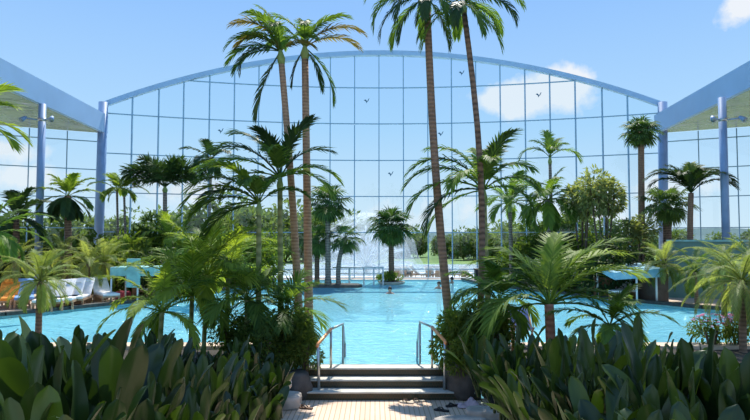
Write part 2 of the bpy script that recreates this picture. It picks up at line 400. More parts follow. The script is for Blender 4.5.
for z in rows:
    t = MB(); fine = [XC - HW + 2 * HW * i / 48 for i in range(49)]
    fine = [x for x in fine if arch_z(x) > z]
    pts = [Vector((x, fac_y(x), z)) - W0 for x in fine]
    for a, b in zip(pts[:-1], pts[1:]): t.bar(a, b, 0.12, 0.055)
    t.build('transom', M['mullion'], win)
ar = MB(); fine = [XC - HW + 2 * HW * i / 60 for i in range(61)]
pts = [Vector((x, fac_y(x), arch_z(x))) - W0 for x in fine]
for a, b in zip(pts[:-1], pts[1:]): ar.bar(a, b, 0.45, 0.30)
ar.build('arch_beam', M['steel_pale'], win)
bs = MB()
for a, b in zip(pts[:-1], pts[1:]): bs.bar(Vector((a.x, a.y, -0.05)), Vector((b.x, b.y, -0.05)), 0.35, 0.22)
bs.build('sill', M['terrace'], win)

stickers = [(221, 131), (367, 101), (441, 134), (462, 73), (539, 95), (391, 174)]
def bird_sticker(px, py):
    d = 39.6; p = P(px, py, d); d = fac_y(p.x) - 0.13; p = P(px, py, d)
    b = MB(); s = 0.22
    pl = [(-1, .25), (-.45, .5), (-.1, .1), (.15, .05), (.5, .75), (.75, .8), (.45, .1), (.1, -.25), (-.2, -.75), (-.3, -.2)]
    for y in (0, 0.004):
        n = len(b.v); b.v += [Vector((x * s, y, z * s)) for x, z in pl]; b.f.append(tuple(range(n, n + len(pl))) if y else tuple(reversed(range(n, n + len(pl)))))
    k = len(pl)
    for i in range(k): b.f.append((i, (i + 1) % k, k + (i + 1) % k, k + i))
    return b.build('bird_sticker', M['sticker'], None, p)
slabels = ['dark bird sticker on the facade glass above the small bent-frond palm', 'bird sticker on the pane left of the tall leaning palm, upper row',
           'bird sticker on the glass just beside the leaning palm trunk', 'topmost bird sticker, between the two tall trunks under the arch beam',
           'bird sticker on the pane in front of the large white cloud', 'bird sticker low on the glass above the palm in the round planter']
for (px, py), lb in zip(stickers, slabels): tag(bird_sticker(px, py), lb, 'sticker', 'bird stickers on the glass')

# side walls of glass, turning towards the hall
zb0, zb1 = P(100, 133.5, 36.4).z, P(100, 115, 36.4).z
for sgn, nm in ((-1, 'window_2'), (1, 'window_3')):
    xe = XC + sgn * HW
    A = Vector((xe, 36.45, 0)); B = Vector((xe + sgn * 12.4, 29.8, 0)); ln = (B - A).length; t = (B - A).normalized()
    wn = empty(nm, A); tag(wn, 'glass side wall under the flat roof', 'window', None, 'structure')
    g = MB(); g.quad(Vector((0, 0, -0.15)), t * ln + Vector((0, 0, -0.15)), t * ln + Vector((0, 0, zb0)), Vector((0, 0, zb0))); g.build('glazing', M['glass'], wn)
    q = 1.9
    while q < ln:
        MB().bar(t * q + Vector((0, 0, -0.1)), t * q + Vector((0, 0, zb0)), 0.06, 0.15, up=t.cross(Vector((0, 0, 1)))).build('mullion', M['mullion'], wn); q += 1.95
    for y in (142, 170, 198, 228):
        z = P(97, y, 36.45).z
        MB().bar(Vector((0, 0, z)), t * ln + Vector((0, 0, z)), 0.12, 0.05).build('transom', M['mullion'], wn)
    # flat roof with deep blue fascia and mirror soffit
    S = Vector((-16.36 if sgn < 0 else 17.1, 36.5, zb0)); E = Vector((-15.75 if sgn < 0 else 15.98, 25.5, zb0)); E = S + (E - S) * 2.4
    rf = empty('roof_left' if sgn < 0 else 'roof_right', S); tag(rf, 'flat side roof with blue fascia and mirror underside', 'roof', None, 'structure')
    hf = (zb1 - zb0) / 2
    MB().bar(Vector((0, 0, hf)), E - S + Vector((0, 0, hf)), 0.22, zb1 - zb0).build('fascia', M['fascia'], rf)
    poly = [E, S, Vector((B.x, B.y, zb0)), Vector((B.x, E.y, zb0))]
    so = MB(); so.v = [p - S + Vector((0, 0, 0.03)) for p in poly]; so.f = [(0, 1, 2, 3)]; so.build('soffit', M['soffit'], rf)
    dk = MB(); dk.v = [p - S + Vector((0, 0, 0.95)) for p in poly]; dk.f = [(0, 1, 2, 3)]; dk.build('roof_deck', M['steel_pale'], rf)
    # corner column and slim column
    c = MB(); c.tube([(xe - 0.25 * (sgn > 0), 36.2, -0.1), (xe + 0.12 - .2 * (sgn > 0), 36.2, ZS + 0.1)], 0.27, 20)
    structure(c, 'column_left' if sgn < 0 else 'column_right', M['steel_blue'], 'thick blue corner column')
    px_, py_ = (42.5, 104.5) if sgn < 0 else (722, 98)
    k_ = P(px_, py_, 30); cy = 30 * (zb0 - EYE) / (k_.z - EYE); cxx = P(px_, py_, cy).x
    c = MB(); c.tube([(cxx, cy, -0.05), (cxx, cy, zb0 + 0.02)], 0.17, 20); c.tube([(cxx, cy, -0.02), (cxx, cy, 0.08)], 0.28, 20)
    structure(c, 'column_left' if sgn < 0 else 'column_right', M['steel_blue'], 'slim blue column')
    zl = P(px_, 120, cy).z
    fl = empty('floodlight_bracket', (cxx, cy, zl)); tag(fl, 'twin floodlight bracket on the slim blue column ' + ('by the shaggy yellow-topped palm' if sgn < 0 else 'by the palm arching both ways'), 'floodlight', 'floodlight brackets')
    MB().tube([(0, 0, -0.07), (0, 0, 0.07)], 0.2, 18).build('collar', M['steel'], fl)
    for dx in (-1, 1):
        MB().tube([(dx * 0.18, -0.05, 0), (dx * 0.45, -0.25, 0.02), (dx * 0.68, -0.3, 0.05)], 0.03, 8).build('arm', M['steel_blue'], fl)
        h = MB(); h.tube([(dx * 0.62, -0.25, 0.10), (dx * 0.66, -0.38, 0.0), (dx * 0.70, -0.52, -0.1)], [0.06, 0.10, 0.12], 12)
        hd = h.build('lamp_head', M['steel_blue'], fl)
        MB().tube([(dx * 0.70, -0.521, -0.101), (dx * 0.703, -0.53, -0.108)], 0.105, 12).build('lens', M['lamp_glass'], hd)

# ------------------------------------------------------------------ outside
o_ = MB(); o_.quad(Vector((-900, 40.6, -0.55)), Vector((900, 40.6, -0.55)), Vector((900, 1500, -0.55)), Vector((-900, 1500, -0.55)))
structure(o_, 'ground_lawn', M['lawn'], 'lawn beyond the facade')
structure(MB().box((-26, 40.25, -0.5), (26, 47.5, -0.28)), 'ground_terrace', M['terrace'], 'pale terrace outside the glass')
structure(MB().box((-24, 47.5, -0.54), (24, 72.0, -0.42)), 'ground_pool_basin', M['terrace'], 'pale outdoor pool floor')
lk = MB(); lk.quad(Vector((-24, 47.5, -0.36)), Vector((24, 47.5, -0.36)), Vector((24, 72, -0.36)), Vector((-24, 72, -0.36)))
tag(lk.build('outdoor_water', M['lake']), 'pale outdoor pool water beyond the glass', 'water', None, 'structure')
h = MB(); nseg = 90
for (y, hgt, sd) in ((700, 12, 1), (1150, 26, 5)):
    r = random.Random(sd); n0 = len(h.v); ph = [r.uniform(0, 6) for _ in range(4)]
    for i in range(nseg + 1):
        x = -1100 + 2200 * i / nseg
        z = hgt * (0.7 + 0.16 * math.sin(x / 170 + ph[0]) + 0.10 * math.sin(x / 66 + ph[1])) + r.uniform(0, 0.9)
        h.v += [Vector((x, y - 90, -0.6)), Vector((x, y, z)), Vector((x, y + 120, z * 0.8))]
    for i in range(nseg):
        a = n0 + i * 3
        h.f += [(a, a + 3, a + 4, a + 1), (a + 1, a + 4, a + 5, a + 2)]
structure(h, 'hills', M['hill'], 'low wooded hills on the horizon')

# ------------------------------------------------------------------ plants
def foliage(mb, c, rad, n, ll, lw, r, lobes=7, droop=0.3):
    c = Vector(c); L = []
    for _ in range(lobes):
        d = Vector((r.gauss(0, 1), r.gauss(0, 1), r.gauss(0, 0.8))).normalized() * r.uniform(0.25, 0.62)
        L.append((Vector((d.x * rad[0], d.y * rad[1], d.z * rad[2])), r.uniform(0.42, 0.62)))
    for i in range(n):
        lc, ls = L[i % lobes]
        d = Vector((r.gauss(0, 1), r.gauss(0, 1), r.gauss(0, 1))).normalized()
        q = r.uniform(0.55, 1.0) ** 0.5
        p = c + lc + Vector((d.x * rad[0], d.y * rad[1], d.z * rad[2])) * ls * q
        t = (d + Vector((r.gauss(0, .6), r.gauss(0, .6), r.gauss(0, .6) - droop))).normalized()
        sd = t.cross(Vector((r.gauss(0, .5), r.gauss(0, .5), 1))).normalized(); nn = sd.cross(t)
        a = ll * r.uniform(0.7, 1.25); b = lw * r.uniform(0.7, 1.25)
        k = len(mb.v)
        mb.v += [p, p + t * a * .45 + sd * b * .5 + nn * b * .15, p + t * a - nn * a * 0.12, p + t * a * .45 - sd * b * .5 + nn * b * .15]
        mb.f += [(k, k + 1, k + 2), (k, k + 2, k + 3)]
def shrub_proto(name, rad, n, ll, lw, m, seed, zc=None, stems=5, lobes=8):
    r = random.Random(seed); zc = rad[2] * 0.95 if zc is None else zc
    root = empty(name, (0, 0, 0))
    f = MB(); foliage(f, (0, 0, zc), rad, n, ll, lw, r, lobes); f.build('foliage', m, root)
    s = MB()
    for k in range(stems):
        a = r.uniform(0, 6.28); q = r.uniform(0.15, 0.55)
        e = Vector((math.cos(a) * rad[0] * q, math.sin(a) * rad[1] * q, zc + rad[2] * r.uniform(-0.3, 0.4)))
        b = Vector((math.cos(a) * 0.06, math.sin(a) * 0.06, -0.08))
        s.tube([b, b.lerp(e, .5) + Vector((0, 0, .08 * rad[2])), e], [0.05 * rad[2] ** .5, 0.04 * rad[2] ** .5, 0.015], 6)
    s.build('stem', M['bark'], root)
    return root
PROTO_USED = set()
def put(proto, loc, scale, rz, label, cat='shrub', group=None):
    if proto.name not in PROTO_USED:
        PROTO_USED.add(proto.name); o = proto
    else: o = copy_tree(proto)
    o.location = loc; o.rotation_euler = (0, 0, rz)
    o.scale = scale if hasattr(scale, '__len__') else (scale,) * 3
    return tag(o, label, cat, group)

def frond_mesh(mb, L, elev, droop, ll, nl, lw, r, hang=0.5, vup=0.25, start=0.16, curl=0.0, jit=0.16, fw=0.85):
    """a feather frond growing along +X"""
    if lw > 0.019: nl = int(nl * 0.74); lw *= 1.6
    K = 14; pts = [Vector((0, 0, 0))]; ang = []
    for i in range(K + 1):
        s = i / K; a = elev - droop * (s ** 1.35); ang.append(a)
        if i < K: 
            sm = (i + .5) / K; am = elev - droop * (sm ** 1.35)
            pts.append(pts[-1] + Vector((math.cos(am), math.sin(curl) * s * 0.6, math.sin(am))) * (L / K))
    rr = max(0.006, L * 0.008)
    mb.tube(pts[::2] if K % 2 == 0 else pts, [rr * (1.25 - i / (K // 2)) + 0.002 for i in range(K // 2 + 1)], 4, cap=False)
    for j in range(nl):
        s = start + (1 - start) * (j + 0.5) / nl
        fi = s * K; i = min(K - 1, int(fi)); fr = fi - i
        p = pts[i].lerp(pts[i + 1], fr); T = (pts[i + 1] - pts[i]).normalized()
        up = Vector((-T.z, 0, T.x)); 
        prof = max(0.18, math.sin(math.pi * (0.10 + 0.82 * (s - start) / (1 - start))) ** 0.65)
        for sg in (-1, 1):
            sd = Vector((0, sg, 0))
            fwd = fw + 0.9 * s * s
            d = (T * fwd + sd * (1.0 - 0.35 * s) + up * (vup + r.uniform(-jit, jit)) + Vector((0, 0, -hang * 0.35))).normalized()
            l = ll * prof * r.uniform(0.85, 1.1)
            m_ = p + d * l * 0.5
            d2 = (d + Vector((0, 0, -hang * r.uniform(0.7, 1.2)))).normalized()
            e = m_ + d2 * l * 0.5
            wv = T.cross(d); wv = (T - d * T.dot(d))
            if wv.length < 1e-3: wv = up
            wv = wv.normalized() * lw * 0.5 * (0.6 + 0.4 * prof)
            k = len(mb.v)
            mb.v += [p - wv * .5, p + wv * .5, m_ + wv, m_ - wv, e]
            mb.f += [(k, k + 1, k + 2, k + 3), (k + 3, k + 2, k + 4)]
    mb.smooth = False

def fan_mesh(mb, petiole, rad, elev, droop, r, nseg=26, spread=R(290), fold=0.25):
    """a fan leaf: stalk along +X then a round fan of pointed segments"""
    K = 5; pts = [Vector((0, 0, 0))]
    for i in range(K):
        a = elev - droop * ((i + .5) / K); pts.append(pts[-1] + Vector((math.cos(a), 0, math.sin(a))) * petiole / K)
    mb.tube(pts, [0.025, .022, .02, .017, .015, .012], 4, cap=False)
    a = elev - droop * 1.15; T = Vector((math.cos(a), 0, math.sin(a))); S = Vector((0, 1, 0)); U = S.cross(T) * -1
    c = pts[-1]
    for j in range(nseg):
        t = (j + .5) / nseg - .5; th = t * spread
        d = T * math.cos(th) + S * math.sin(th) + U * (0.12 + r.uniform(-.1, .1))
        d.normalize()
        l = rad * (1.0 - 0.35 * abs(t) * 2) * r.uniform(.9, 1.08)
        wv = (S * math.cos(th) - T * math.sin(th)).normalized() * l * spread / nseg * 0.30
        m_ = c + d * l * 0.58
        e = m_ + (d + Vector((0, 0, -0.55 - r.uniform(0, .5)))).normalized() * l * 0.45
        k = len(mb.v); ridge = U * wv.length * fold
        mb.v += [c, m_ + wv, m_ + ridge * 2, m_ - wv, e]
        mb.f += [(k, k + 1, k + 2), (k, k + 2, k + 3), (k + 1, k + 4, k + 2), (k + 2, k + 4, k + 3)]
    mb.smooth = False

def trunk_path(b, t, bend=(0, 0), n=9):
    b = Vector(b); t = Vector(t); out = []
    for i in range(n + 1):
        s = i / n; p = b.lerp(t, s); k = math.sin(math.pi * s)
        out.append(p + Vector((bend[0] * k, bend[1] * k, 0)))
    return out
def palm(name, label, base, top, r0, r1, kind='feather', n=14, L=1.8, ll=0.45, nl=34, lw=0.035, m='frond', tm='trunk_brown', seed=1,
         lo=-25, hi=82, dmin=45, dmax=105, hang=0.5, vup=0.25, fl=None, bend=(0, 0), shaft=0.0, group=None, cat='palm tree', petiole=0.5, az0=0, jit=0.16):
    r = random.Random(seed); base = Vector(base); top = Vector(top)
    root = empty(name, base); tag(root, label, cat, group)
    pth = trunk_path((0, 0, -0.1), top - base, bend)
    rad = [r0 + (r1 - r0) * min(1, (i / 9) ** 0.6) for i in range(10)]; rad[0] *= 1.35
    t = MB().tube(pth, rad, 10); t.build('trunk', M[tm], root)
    c = top - base
    if shaft:
        d = (pth[-1] - pth[-2]).normalized()
        MB().tube([c - d * 0.03, c + d * shaft * .35, c + d * shaft], [r1 * 1.05, r1 * 1.35, r1 * 0.55], 10).build('crownshaft', M['crownshaft'], root)
        c = c + d * shaft * 0.9
    lst = fl
    if lst is None:
        lst = []
        for i in range(n):
            q = (i + .5) / n
            lst.append((az0 + i * 137.5 + r.uniform(-14, 14), hi + (lo - hi) * q ** 0.9 + r.uniform(-6, 6), dmin + (dmax - dmin) * q + r.uniform(-10, 10), 0.75 + 0.3 * math.sin(math.pi * min(1, q * 1.2)) * r.uniform(.85, 1.1)))
    for i, e in enumerate(lst):
        az, el, dr, ls = e[:4]; mm = e[4] if len(e) > 4 else m
        b = MB()
        if kind == 'feather':
            frond_mesh(b, L * ls, R(el), R(dr), ll * (0.6 + 0.4 * ls), nl, lw, r, hang, vup, jit=jit)
        else:
            fan_mesh(b, petiole * ls, L * ls, R(el), R(dr), r)
        o = b.build('frond' if kind == 'feather' else 'fan_leaf', M[mm], root, c)
        o.rotation_euler = (0, 0, R(az))
        if len(e) > 5: o['label'] = e[5]
    return root

# ---- tall hero palms in the beds beside the steps
def bz(px, d): 
    g = G(px, d, 0.0); g.z = bed_z(g.x, d) if d < 13.7 else 0.0
    return g
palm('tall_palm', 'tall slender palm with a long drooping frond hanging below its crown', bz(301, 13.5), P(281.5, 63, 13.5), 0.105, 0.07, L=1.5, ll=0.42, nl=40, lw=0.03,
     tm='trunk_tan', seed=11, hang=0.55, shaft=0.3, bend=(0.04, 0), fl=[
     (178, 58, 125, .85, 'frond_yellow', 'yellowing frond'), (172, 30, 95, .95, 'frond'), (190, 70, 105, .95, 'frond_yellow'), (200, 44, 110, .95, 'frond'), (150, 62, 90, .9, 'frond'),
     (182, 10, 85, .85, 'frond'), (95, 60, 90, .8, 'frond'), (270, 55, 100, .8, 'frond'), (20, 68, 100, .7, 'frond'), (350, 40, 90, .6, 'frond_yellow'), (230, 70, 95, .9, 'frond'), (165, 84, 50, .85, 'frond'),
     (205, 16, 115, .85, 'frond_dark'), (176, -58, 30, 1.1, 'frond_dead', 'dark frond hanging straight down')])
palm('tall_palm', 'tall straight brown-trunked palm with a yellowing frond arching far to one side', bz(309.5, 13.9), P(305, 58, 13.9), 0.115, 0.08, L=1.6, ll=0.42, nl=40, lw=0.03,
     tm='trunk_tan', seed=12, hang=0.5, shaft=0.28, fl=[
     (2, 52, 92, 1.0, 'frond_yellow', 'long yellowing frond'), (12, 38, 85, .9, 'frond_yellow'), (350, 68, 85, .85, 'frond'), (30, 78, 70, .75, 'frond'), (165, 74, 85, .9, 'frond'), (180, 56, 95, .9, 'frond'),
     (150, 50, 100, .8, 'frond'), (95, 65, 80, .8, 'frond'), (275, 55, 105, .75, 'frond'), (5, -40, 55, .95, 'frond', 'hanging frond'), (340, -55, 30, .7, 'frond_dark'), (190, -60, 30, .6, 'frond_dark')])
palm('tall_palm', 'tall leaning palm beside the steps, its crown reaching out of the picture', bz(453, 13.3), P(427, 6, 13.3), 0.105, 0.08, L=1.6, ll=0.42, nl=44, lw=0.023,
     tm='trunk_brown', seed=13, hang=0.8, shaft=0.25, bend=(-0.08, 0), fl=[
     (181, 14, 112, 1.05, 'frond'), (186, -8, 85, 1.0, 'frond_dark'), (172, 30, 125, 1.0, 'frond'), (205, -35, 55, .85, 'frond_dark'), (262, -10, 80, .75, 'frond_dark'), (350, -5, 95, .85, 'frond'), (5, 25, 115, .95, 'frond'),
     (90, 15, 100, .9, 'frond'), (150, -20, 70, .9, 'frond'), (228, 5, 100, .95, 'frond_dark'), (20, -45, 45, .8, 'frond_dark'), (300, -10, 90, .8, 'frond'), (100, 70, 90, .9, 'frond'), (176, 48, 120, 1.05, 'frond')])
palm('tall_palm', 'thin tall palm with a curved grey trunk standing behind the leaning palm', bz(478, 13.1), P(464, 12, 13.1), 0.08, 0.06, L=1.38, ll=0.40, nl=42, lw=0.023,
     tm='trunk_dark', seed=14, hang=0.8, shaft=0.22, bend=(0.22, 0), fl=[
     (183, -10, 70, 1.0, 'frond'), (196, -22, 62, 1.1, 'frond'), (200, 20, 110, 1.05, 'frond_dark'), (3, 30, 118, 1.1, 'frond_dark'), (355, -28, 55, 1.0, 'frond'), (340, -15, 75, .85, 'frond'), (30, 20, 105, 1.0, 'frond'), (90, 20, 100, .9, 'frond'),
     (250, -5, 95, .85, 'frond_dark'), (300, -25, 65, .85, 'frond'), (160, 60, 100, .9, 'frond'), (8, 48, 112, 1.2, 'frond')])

# ---- mid-size palms in the near beds
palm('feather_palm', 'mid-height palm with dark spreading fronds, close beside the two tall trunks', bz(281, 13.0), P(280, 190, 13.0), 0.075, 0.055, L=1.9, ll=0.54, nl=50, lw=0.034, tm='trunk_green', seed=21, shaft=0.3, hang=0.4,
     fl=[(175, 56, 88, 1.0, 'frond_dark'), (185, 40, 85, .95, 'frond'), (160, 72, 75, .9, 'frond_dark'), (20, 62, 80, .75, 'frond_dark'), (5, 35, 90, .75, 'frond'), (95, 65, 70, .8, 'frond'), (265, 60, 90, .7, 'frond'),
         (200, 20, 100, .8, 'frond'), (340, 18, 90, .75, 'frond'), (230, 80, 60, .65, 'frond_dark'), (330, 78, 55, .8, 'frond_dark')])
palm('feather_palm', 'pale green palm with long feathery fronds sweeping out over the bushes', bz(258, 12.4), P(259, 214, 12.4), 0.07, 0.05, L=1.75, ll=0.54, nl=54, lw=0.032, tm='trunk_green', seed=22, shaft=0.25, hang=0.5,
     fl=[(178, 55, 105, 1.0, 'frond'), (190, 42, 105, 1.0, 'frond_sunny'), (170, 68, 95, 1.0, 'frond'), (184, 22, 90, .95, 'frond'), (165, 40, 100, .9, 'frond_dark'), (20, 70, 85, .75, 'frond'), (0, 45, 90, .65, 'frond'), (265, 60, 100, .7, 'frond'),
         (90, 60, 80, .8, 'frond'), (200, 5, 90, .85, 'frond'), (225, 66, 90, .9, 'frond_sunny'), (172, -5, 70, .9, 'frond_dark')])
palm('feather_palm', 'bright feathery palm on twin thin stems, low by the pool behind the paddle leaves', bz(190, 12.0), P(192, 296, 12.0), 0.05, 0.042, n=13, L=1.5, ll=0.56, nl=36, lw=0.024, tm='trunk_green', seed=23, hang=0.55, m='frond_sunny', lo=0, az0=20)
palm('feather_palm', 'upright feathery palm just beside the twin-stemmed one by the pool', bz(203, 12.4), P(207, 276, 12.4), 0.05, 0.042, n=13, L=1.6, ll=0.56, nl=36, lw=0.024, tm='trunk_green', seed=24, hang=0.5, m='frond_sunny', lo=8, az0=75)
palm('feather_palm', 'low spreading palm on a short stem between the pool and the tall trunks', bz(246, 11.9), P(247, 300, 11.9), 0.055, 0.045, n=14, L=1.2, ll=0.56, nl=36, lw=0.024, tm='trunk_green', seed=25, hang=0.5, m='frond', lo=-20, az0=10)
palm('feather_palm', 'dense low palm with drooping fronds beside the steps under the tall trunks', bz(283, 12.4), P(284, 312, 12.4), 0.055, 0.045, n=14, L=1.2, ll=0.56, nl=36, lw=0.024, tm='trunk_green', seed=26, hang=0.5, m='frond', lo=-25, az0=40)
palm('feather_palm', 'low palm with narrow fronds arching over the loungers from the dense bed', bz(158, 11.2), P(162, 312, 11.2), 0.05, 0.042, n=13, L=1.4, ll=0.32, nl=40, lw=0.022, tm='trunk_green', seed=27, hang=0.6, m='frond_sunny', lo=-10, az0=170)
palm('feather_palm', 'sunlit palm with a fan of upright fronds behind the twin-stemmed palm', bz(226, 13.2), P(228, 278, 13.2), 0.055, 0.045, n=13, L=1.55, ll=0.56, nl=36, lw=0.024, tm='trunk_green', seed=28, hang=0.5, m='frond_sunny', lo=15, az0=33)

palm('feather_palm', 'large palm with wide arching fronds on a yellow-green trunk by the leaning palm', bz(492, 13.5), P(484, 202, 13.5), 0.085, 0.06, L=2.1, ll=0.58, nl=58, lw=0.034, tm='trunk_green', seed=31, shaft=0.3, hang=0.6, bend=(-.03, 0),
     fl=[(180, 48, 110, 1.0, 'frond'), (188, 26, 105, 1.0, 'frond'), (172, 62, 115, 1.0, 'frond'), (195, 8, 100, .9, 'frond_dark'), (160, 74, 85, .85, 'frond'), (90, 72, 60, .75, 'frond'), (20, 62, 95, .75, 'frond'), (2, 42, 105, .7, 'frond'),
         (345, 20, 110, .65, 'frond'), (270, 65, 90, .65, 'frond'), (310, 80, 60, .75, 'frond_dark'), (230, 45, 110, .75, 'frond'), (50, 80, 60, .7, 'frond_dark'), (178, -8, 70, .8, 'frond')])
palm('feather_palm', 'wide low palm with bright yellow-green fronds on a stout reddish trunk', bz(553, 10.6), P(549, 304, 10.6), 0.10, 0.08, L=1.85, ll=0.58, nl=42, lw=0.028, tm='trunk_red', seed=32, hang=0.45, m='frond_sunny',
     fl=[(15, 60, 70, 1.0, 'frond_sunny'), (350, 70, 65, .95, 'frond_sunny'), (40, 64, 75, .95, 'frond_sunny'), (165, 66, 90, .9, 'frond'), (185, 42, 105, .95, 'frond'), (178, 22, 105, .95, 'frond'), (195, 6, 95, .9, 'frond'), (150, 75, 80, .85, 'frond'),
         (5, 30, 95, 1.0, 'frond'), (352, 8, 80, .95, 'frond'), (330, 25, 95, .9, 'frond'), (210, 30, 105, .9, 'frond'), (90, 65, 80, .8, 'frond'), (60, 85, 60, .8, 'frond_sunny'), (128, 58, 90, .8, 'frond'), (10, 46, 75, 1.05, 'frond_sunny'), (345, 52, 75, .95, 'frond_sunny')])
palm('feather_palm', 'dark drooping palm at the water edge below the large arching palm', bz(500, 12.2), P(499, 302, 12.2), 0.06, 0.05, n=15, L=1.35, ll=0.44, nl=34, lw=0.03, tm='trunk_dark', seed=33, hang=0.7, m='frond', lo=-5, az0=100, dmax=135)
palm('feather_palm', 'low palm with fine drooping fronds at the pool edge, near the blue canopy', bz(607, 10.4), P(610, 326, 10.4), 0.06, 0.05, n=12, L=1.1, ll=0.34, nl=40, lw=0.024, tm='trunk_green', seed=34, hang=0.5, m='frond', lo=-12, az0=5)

# ---- small date palms
palm('pygmy_date_palm', 'bushy pygmy date palm on a brown stem in front of the loungers', G(38, 14.0, 0.1), P(40, 281, 14.0), 0.08, 0.065, n=34, L=1.1, ll=0.26, nl=50, lw=0.012, m='fine', seed=41, lo=-30, hi=82, dmin=45, dmax=95, hang=0.45)
palm('pygmy_date_palm', 'large pygmy date palm over the tan kerb and pink flowers', G(743, 13.4, 0.0), P(742, 281, 13.4), 0.085, 0.07, n=40, L=1.5, ll=0.28, nl=56, lw=0.012, m='fine', seed=42, lo=-40, hi=80, dmin=50, dmax=100, hang=0.6)
palm('pygmy_date_palm', 'pygmy date palm between the blue canopy and the teal wall', G(665, 24.2), P(664, 264, 24.2), 0.11, 0.09, n=26, L=1.5, ll=0.36, nl=44, lw=0.018, m='fine', seed=43, lo=-25, hang=0.5)
for i, (px, cy, d, lb) in enumerate([(88, 264, 25.0, 'pygmy date palm behind the row of white loungers'), (104, 262, 25.6, 'pygmy date palm between the loungers and the turquoise canopy'),
                                     (14, 262, 23.8, 'pygmy date palm behind the orange towel'), (128, 254, 29.0, 'pygmy date palm behind the turquoise canopy'), (62, 256, 27.5, 'pygmy date palm at the foot of the shaggy yellow-topped palm')]):
    palm('pygmy_date_palm', lb, G(px + 2, d), P(px, cy, d), 0.09, 0.075, n=24, L=1.6, ll=0.36, nl=40, lw=0.018, m='fine' if i != 3 else 'frond_sunny', seed=50 + i, lo=-25, hang=0.5)
for i, (px, cy, d, lb) in enumerate([(722, 266, 21.0, 'pygmy date palm before the teal wall, half hidden by the large one'), (695, 272, 23.0, 'pygmy date palm before the teal wall, beside the blue canopy side'), (752, 262, 20.0, 'pygmy date palm at the picture edge before the teal wall')]):
    palm('pygmy_date_palm', lb, G(px + 2, d), P(px, cy, d), 0.08, 0.07, n=22, L=1.45, ll=0.34, nl=40, lw=0.018, m='frond' if i == 1 else 'fine', seed=90 + i, lo=-25, hang=0.5)

# ---- palms on the far banks
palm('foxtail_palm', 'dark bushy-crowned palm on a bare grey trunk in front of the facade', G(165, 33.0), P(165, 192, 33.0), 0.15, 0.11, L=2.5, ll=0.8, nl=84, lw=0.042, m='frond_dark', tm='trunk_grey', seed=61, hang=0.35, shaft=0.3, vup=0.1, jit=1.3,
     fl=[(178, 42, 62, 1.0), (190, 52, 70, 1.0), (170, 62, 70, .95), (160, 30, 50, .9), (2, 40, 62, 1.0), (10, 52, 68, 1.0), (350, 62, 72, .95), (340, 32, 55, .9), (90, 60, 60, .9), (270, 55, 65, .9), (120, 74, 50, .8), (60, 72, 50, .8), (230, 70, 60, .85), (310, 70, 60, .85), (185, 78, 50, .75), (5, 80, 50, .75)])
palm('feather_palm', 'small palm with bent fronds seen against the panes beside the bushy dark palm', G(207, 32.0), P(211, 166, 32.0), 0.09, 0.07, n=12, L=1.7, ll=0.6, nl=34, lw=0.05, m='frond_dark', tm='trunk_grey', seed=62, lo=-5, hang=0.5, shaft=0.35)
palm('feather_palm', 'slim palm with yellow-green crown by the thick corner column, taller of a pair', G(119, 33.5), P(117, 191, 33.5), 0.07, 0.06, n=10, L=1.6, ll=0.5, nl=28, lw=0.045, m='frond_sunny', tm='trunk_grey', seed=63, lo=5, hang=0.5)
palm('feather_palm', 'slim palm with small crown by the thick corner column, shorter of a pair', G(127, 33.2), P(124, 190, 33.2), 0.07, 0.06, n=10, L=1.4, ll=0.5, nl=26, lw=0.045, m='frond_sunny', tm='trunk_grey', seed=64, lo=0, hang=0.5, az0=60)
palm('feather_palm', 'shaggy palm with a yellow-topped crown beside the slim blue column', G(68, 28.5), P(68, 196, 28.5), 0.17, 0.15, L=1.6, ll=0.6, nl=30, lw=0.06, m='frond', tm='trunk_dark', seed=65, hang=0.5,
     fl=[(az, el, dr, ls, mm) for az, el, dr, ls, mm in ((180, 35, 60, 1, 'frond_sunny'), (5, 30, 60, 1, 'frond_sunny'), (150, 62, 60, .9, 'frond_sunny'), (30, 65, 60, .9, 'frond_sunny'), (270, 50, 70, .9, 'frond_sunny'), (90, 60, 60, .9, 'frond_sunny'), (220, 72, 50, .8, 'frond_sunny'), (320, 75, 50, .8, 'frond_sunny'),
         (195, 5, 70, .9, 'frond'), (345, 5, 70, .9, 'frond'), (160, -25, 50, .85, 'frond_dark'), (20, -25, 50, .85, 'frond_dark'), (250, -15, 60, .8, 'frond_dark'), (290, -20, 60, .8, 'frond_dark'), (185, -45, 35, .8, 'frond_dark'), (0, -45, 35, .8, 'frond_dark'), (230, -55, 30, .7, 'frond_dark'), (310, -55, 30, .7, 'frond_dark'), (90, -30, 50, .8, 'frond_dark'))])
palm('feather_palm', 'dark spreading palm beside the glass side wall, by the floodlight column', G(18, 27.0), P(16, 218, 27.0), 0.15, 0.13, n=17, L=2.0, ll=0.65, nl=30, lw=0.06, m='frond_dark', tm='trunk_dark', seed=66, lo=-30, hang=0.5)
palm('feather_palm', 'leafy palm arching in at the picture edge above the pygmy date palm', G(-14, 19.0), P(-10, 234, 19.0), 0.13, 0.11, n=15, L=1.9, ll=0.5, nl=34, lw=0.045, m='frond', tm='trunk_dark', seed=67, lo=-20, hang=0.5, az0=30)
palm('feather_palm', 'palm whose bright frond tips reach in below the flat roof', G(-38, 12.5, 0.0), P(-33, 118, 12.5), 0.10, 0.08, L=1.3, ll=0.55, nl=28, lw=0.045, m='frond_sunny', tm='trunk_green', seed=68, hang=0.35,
     fl=[(5, 62, 70, .95), (350, 35, 60, .9), (20, 5, 60, .95), (180, 50, 90, 1), (90, 70, 60, .9), (270, 45, 90, .9), (0, -10, 50, .9), (330, 72, 60, .8)])
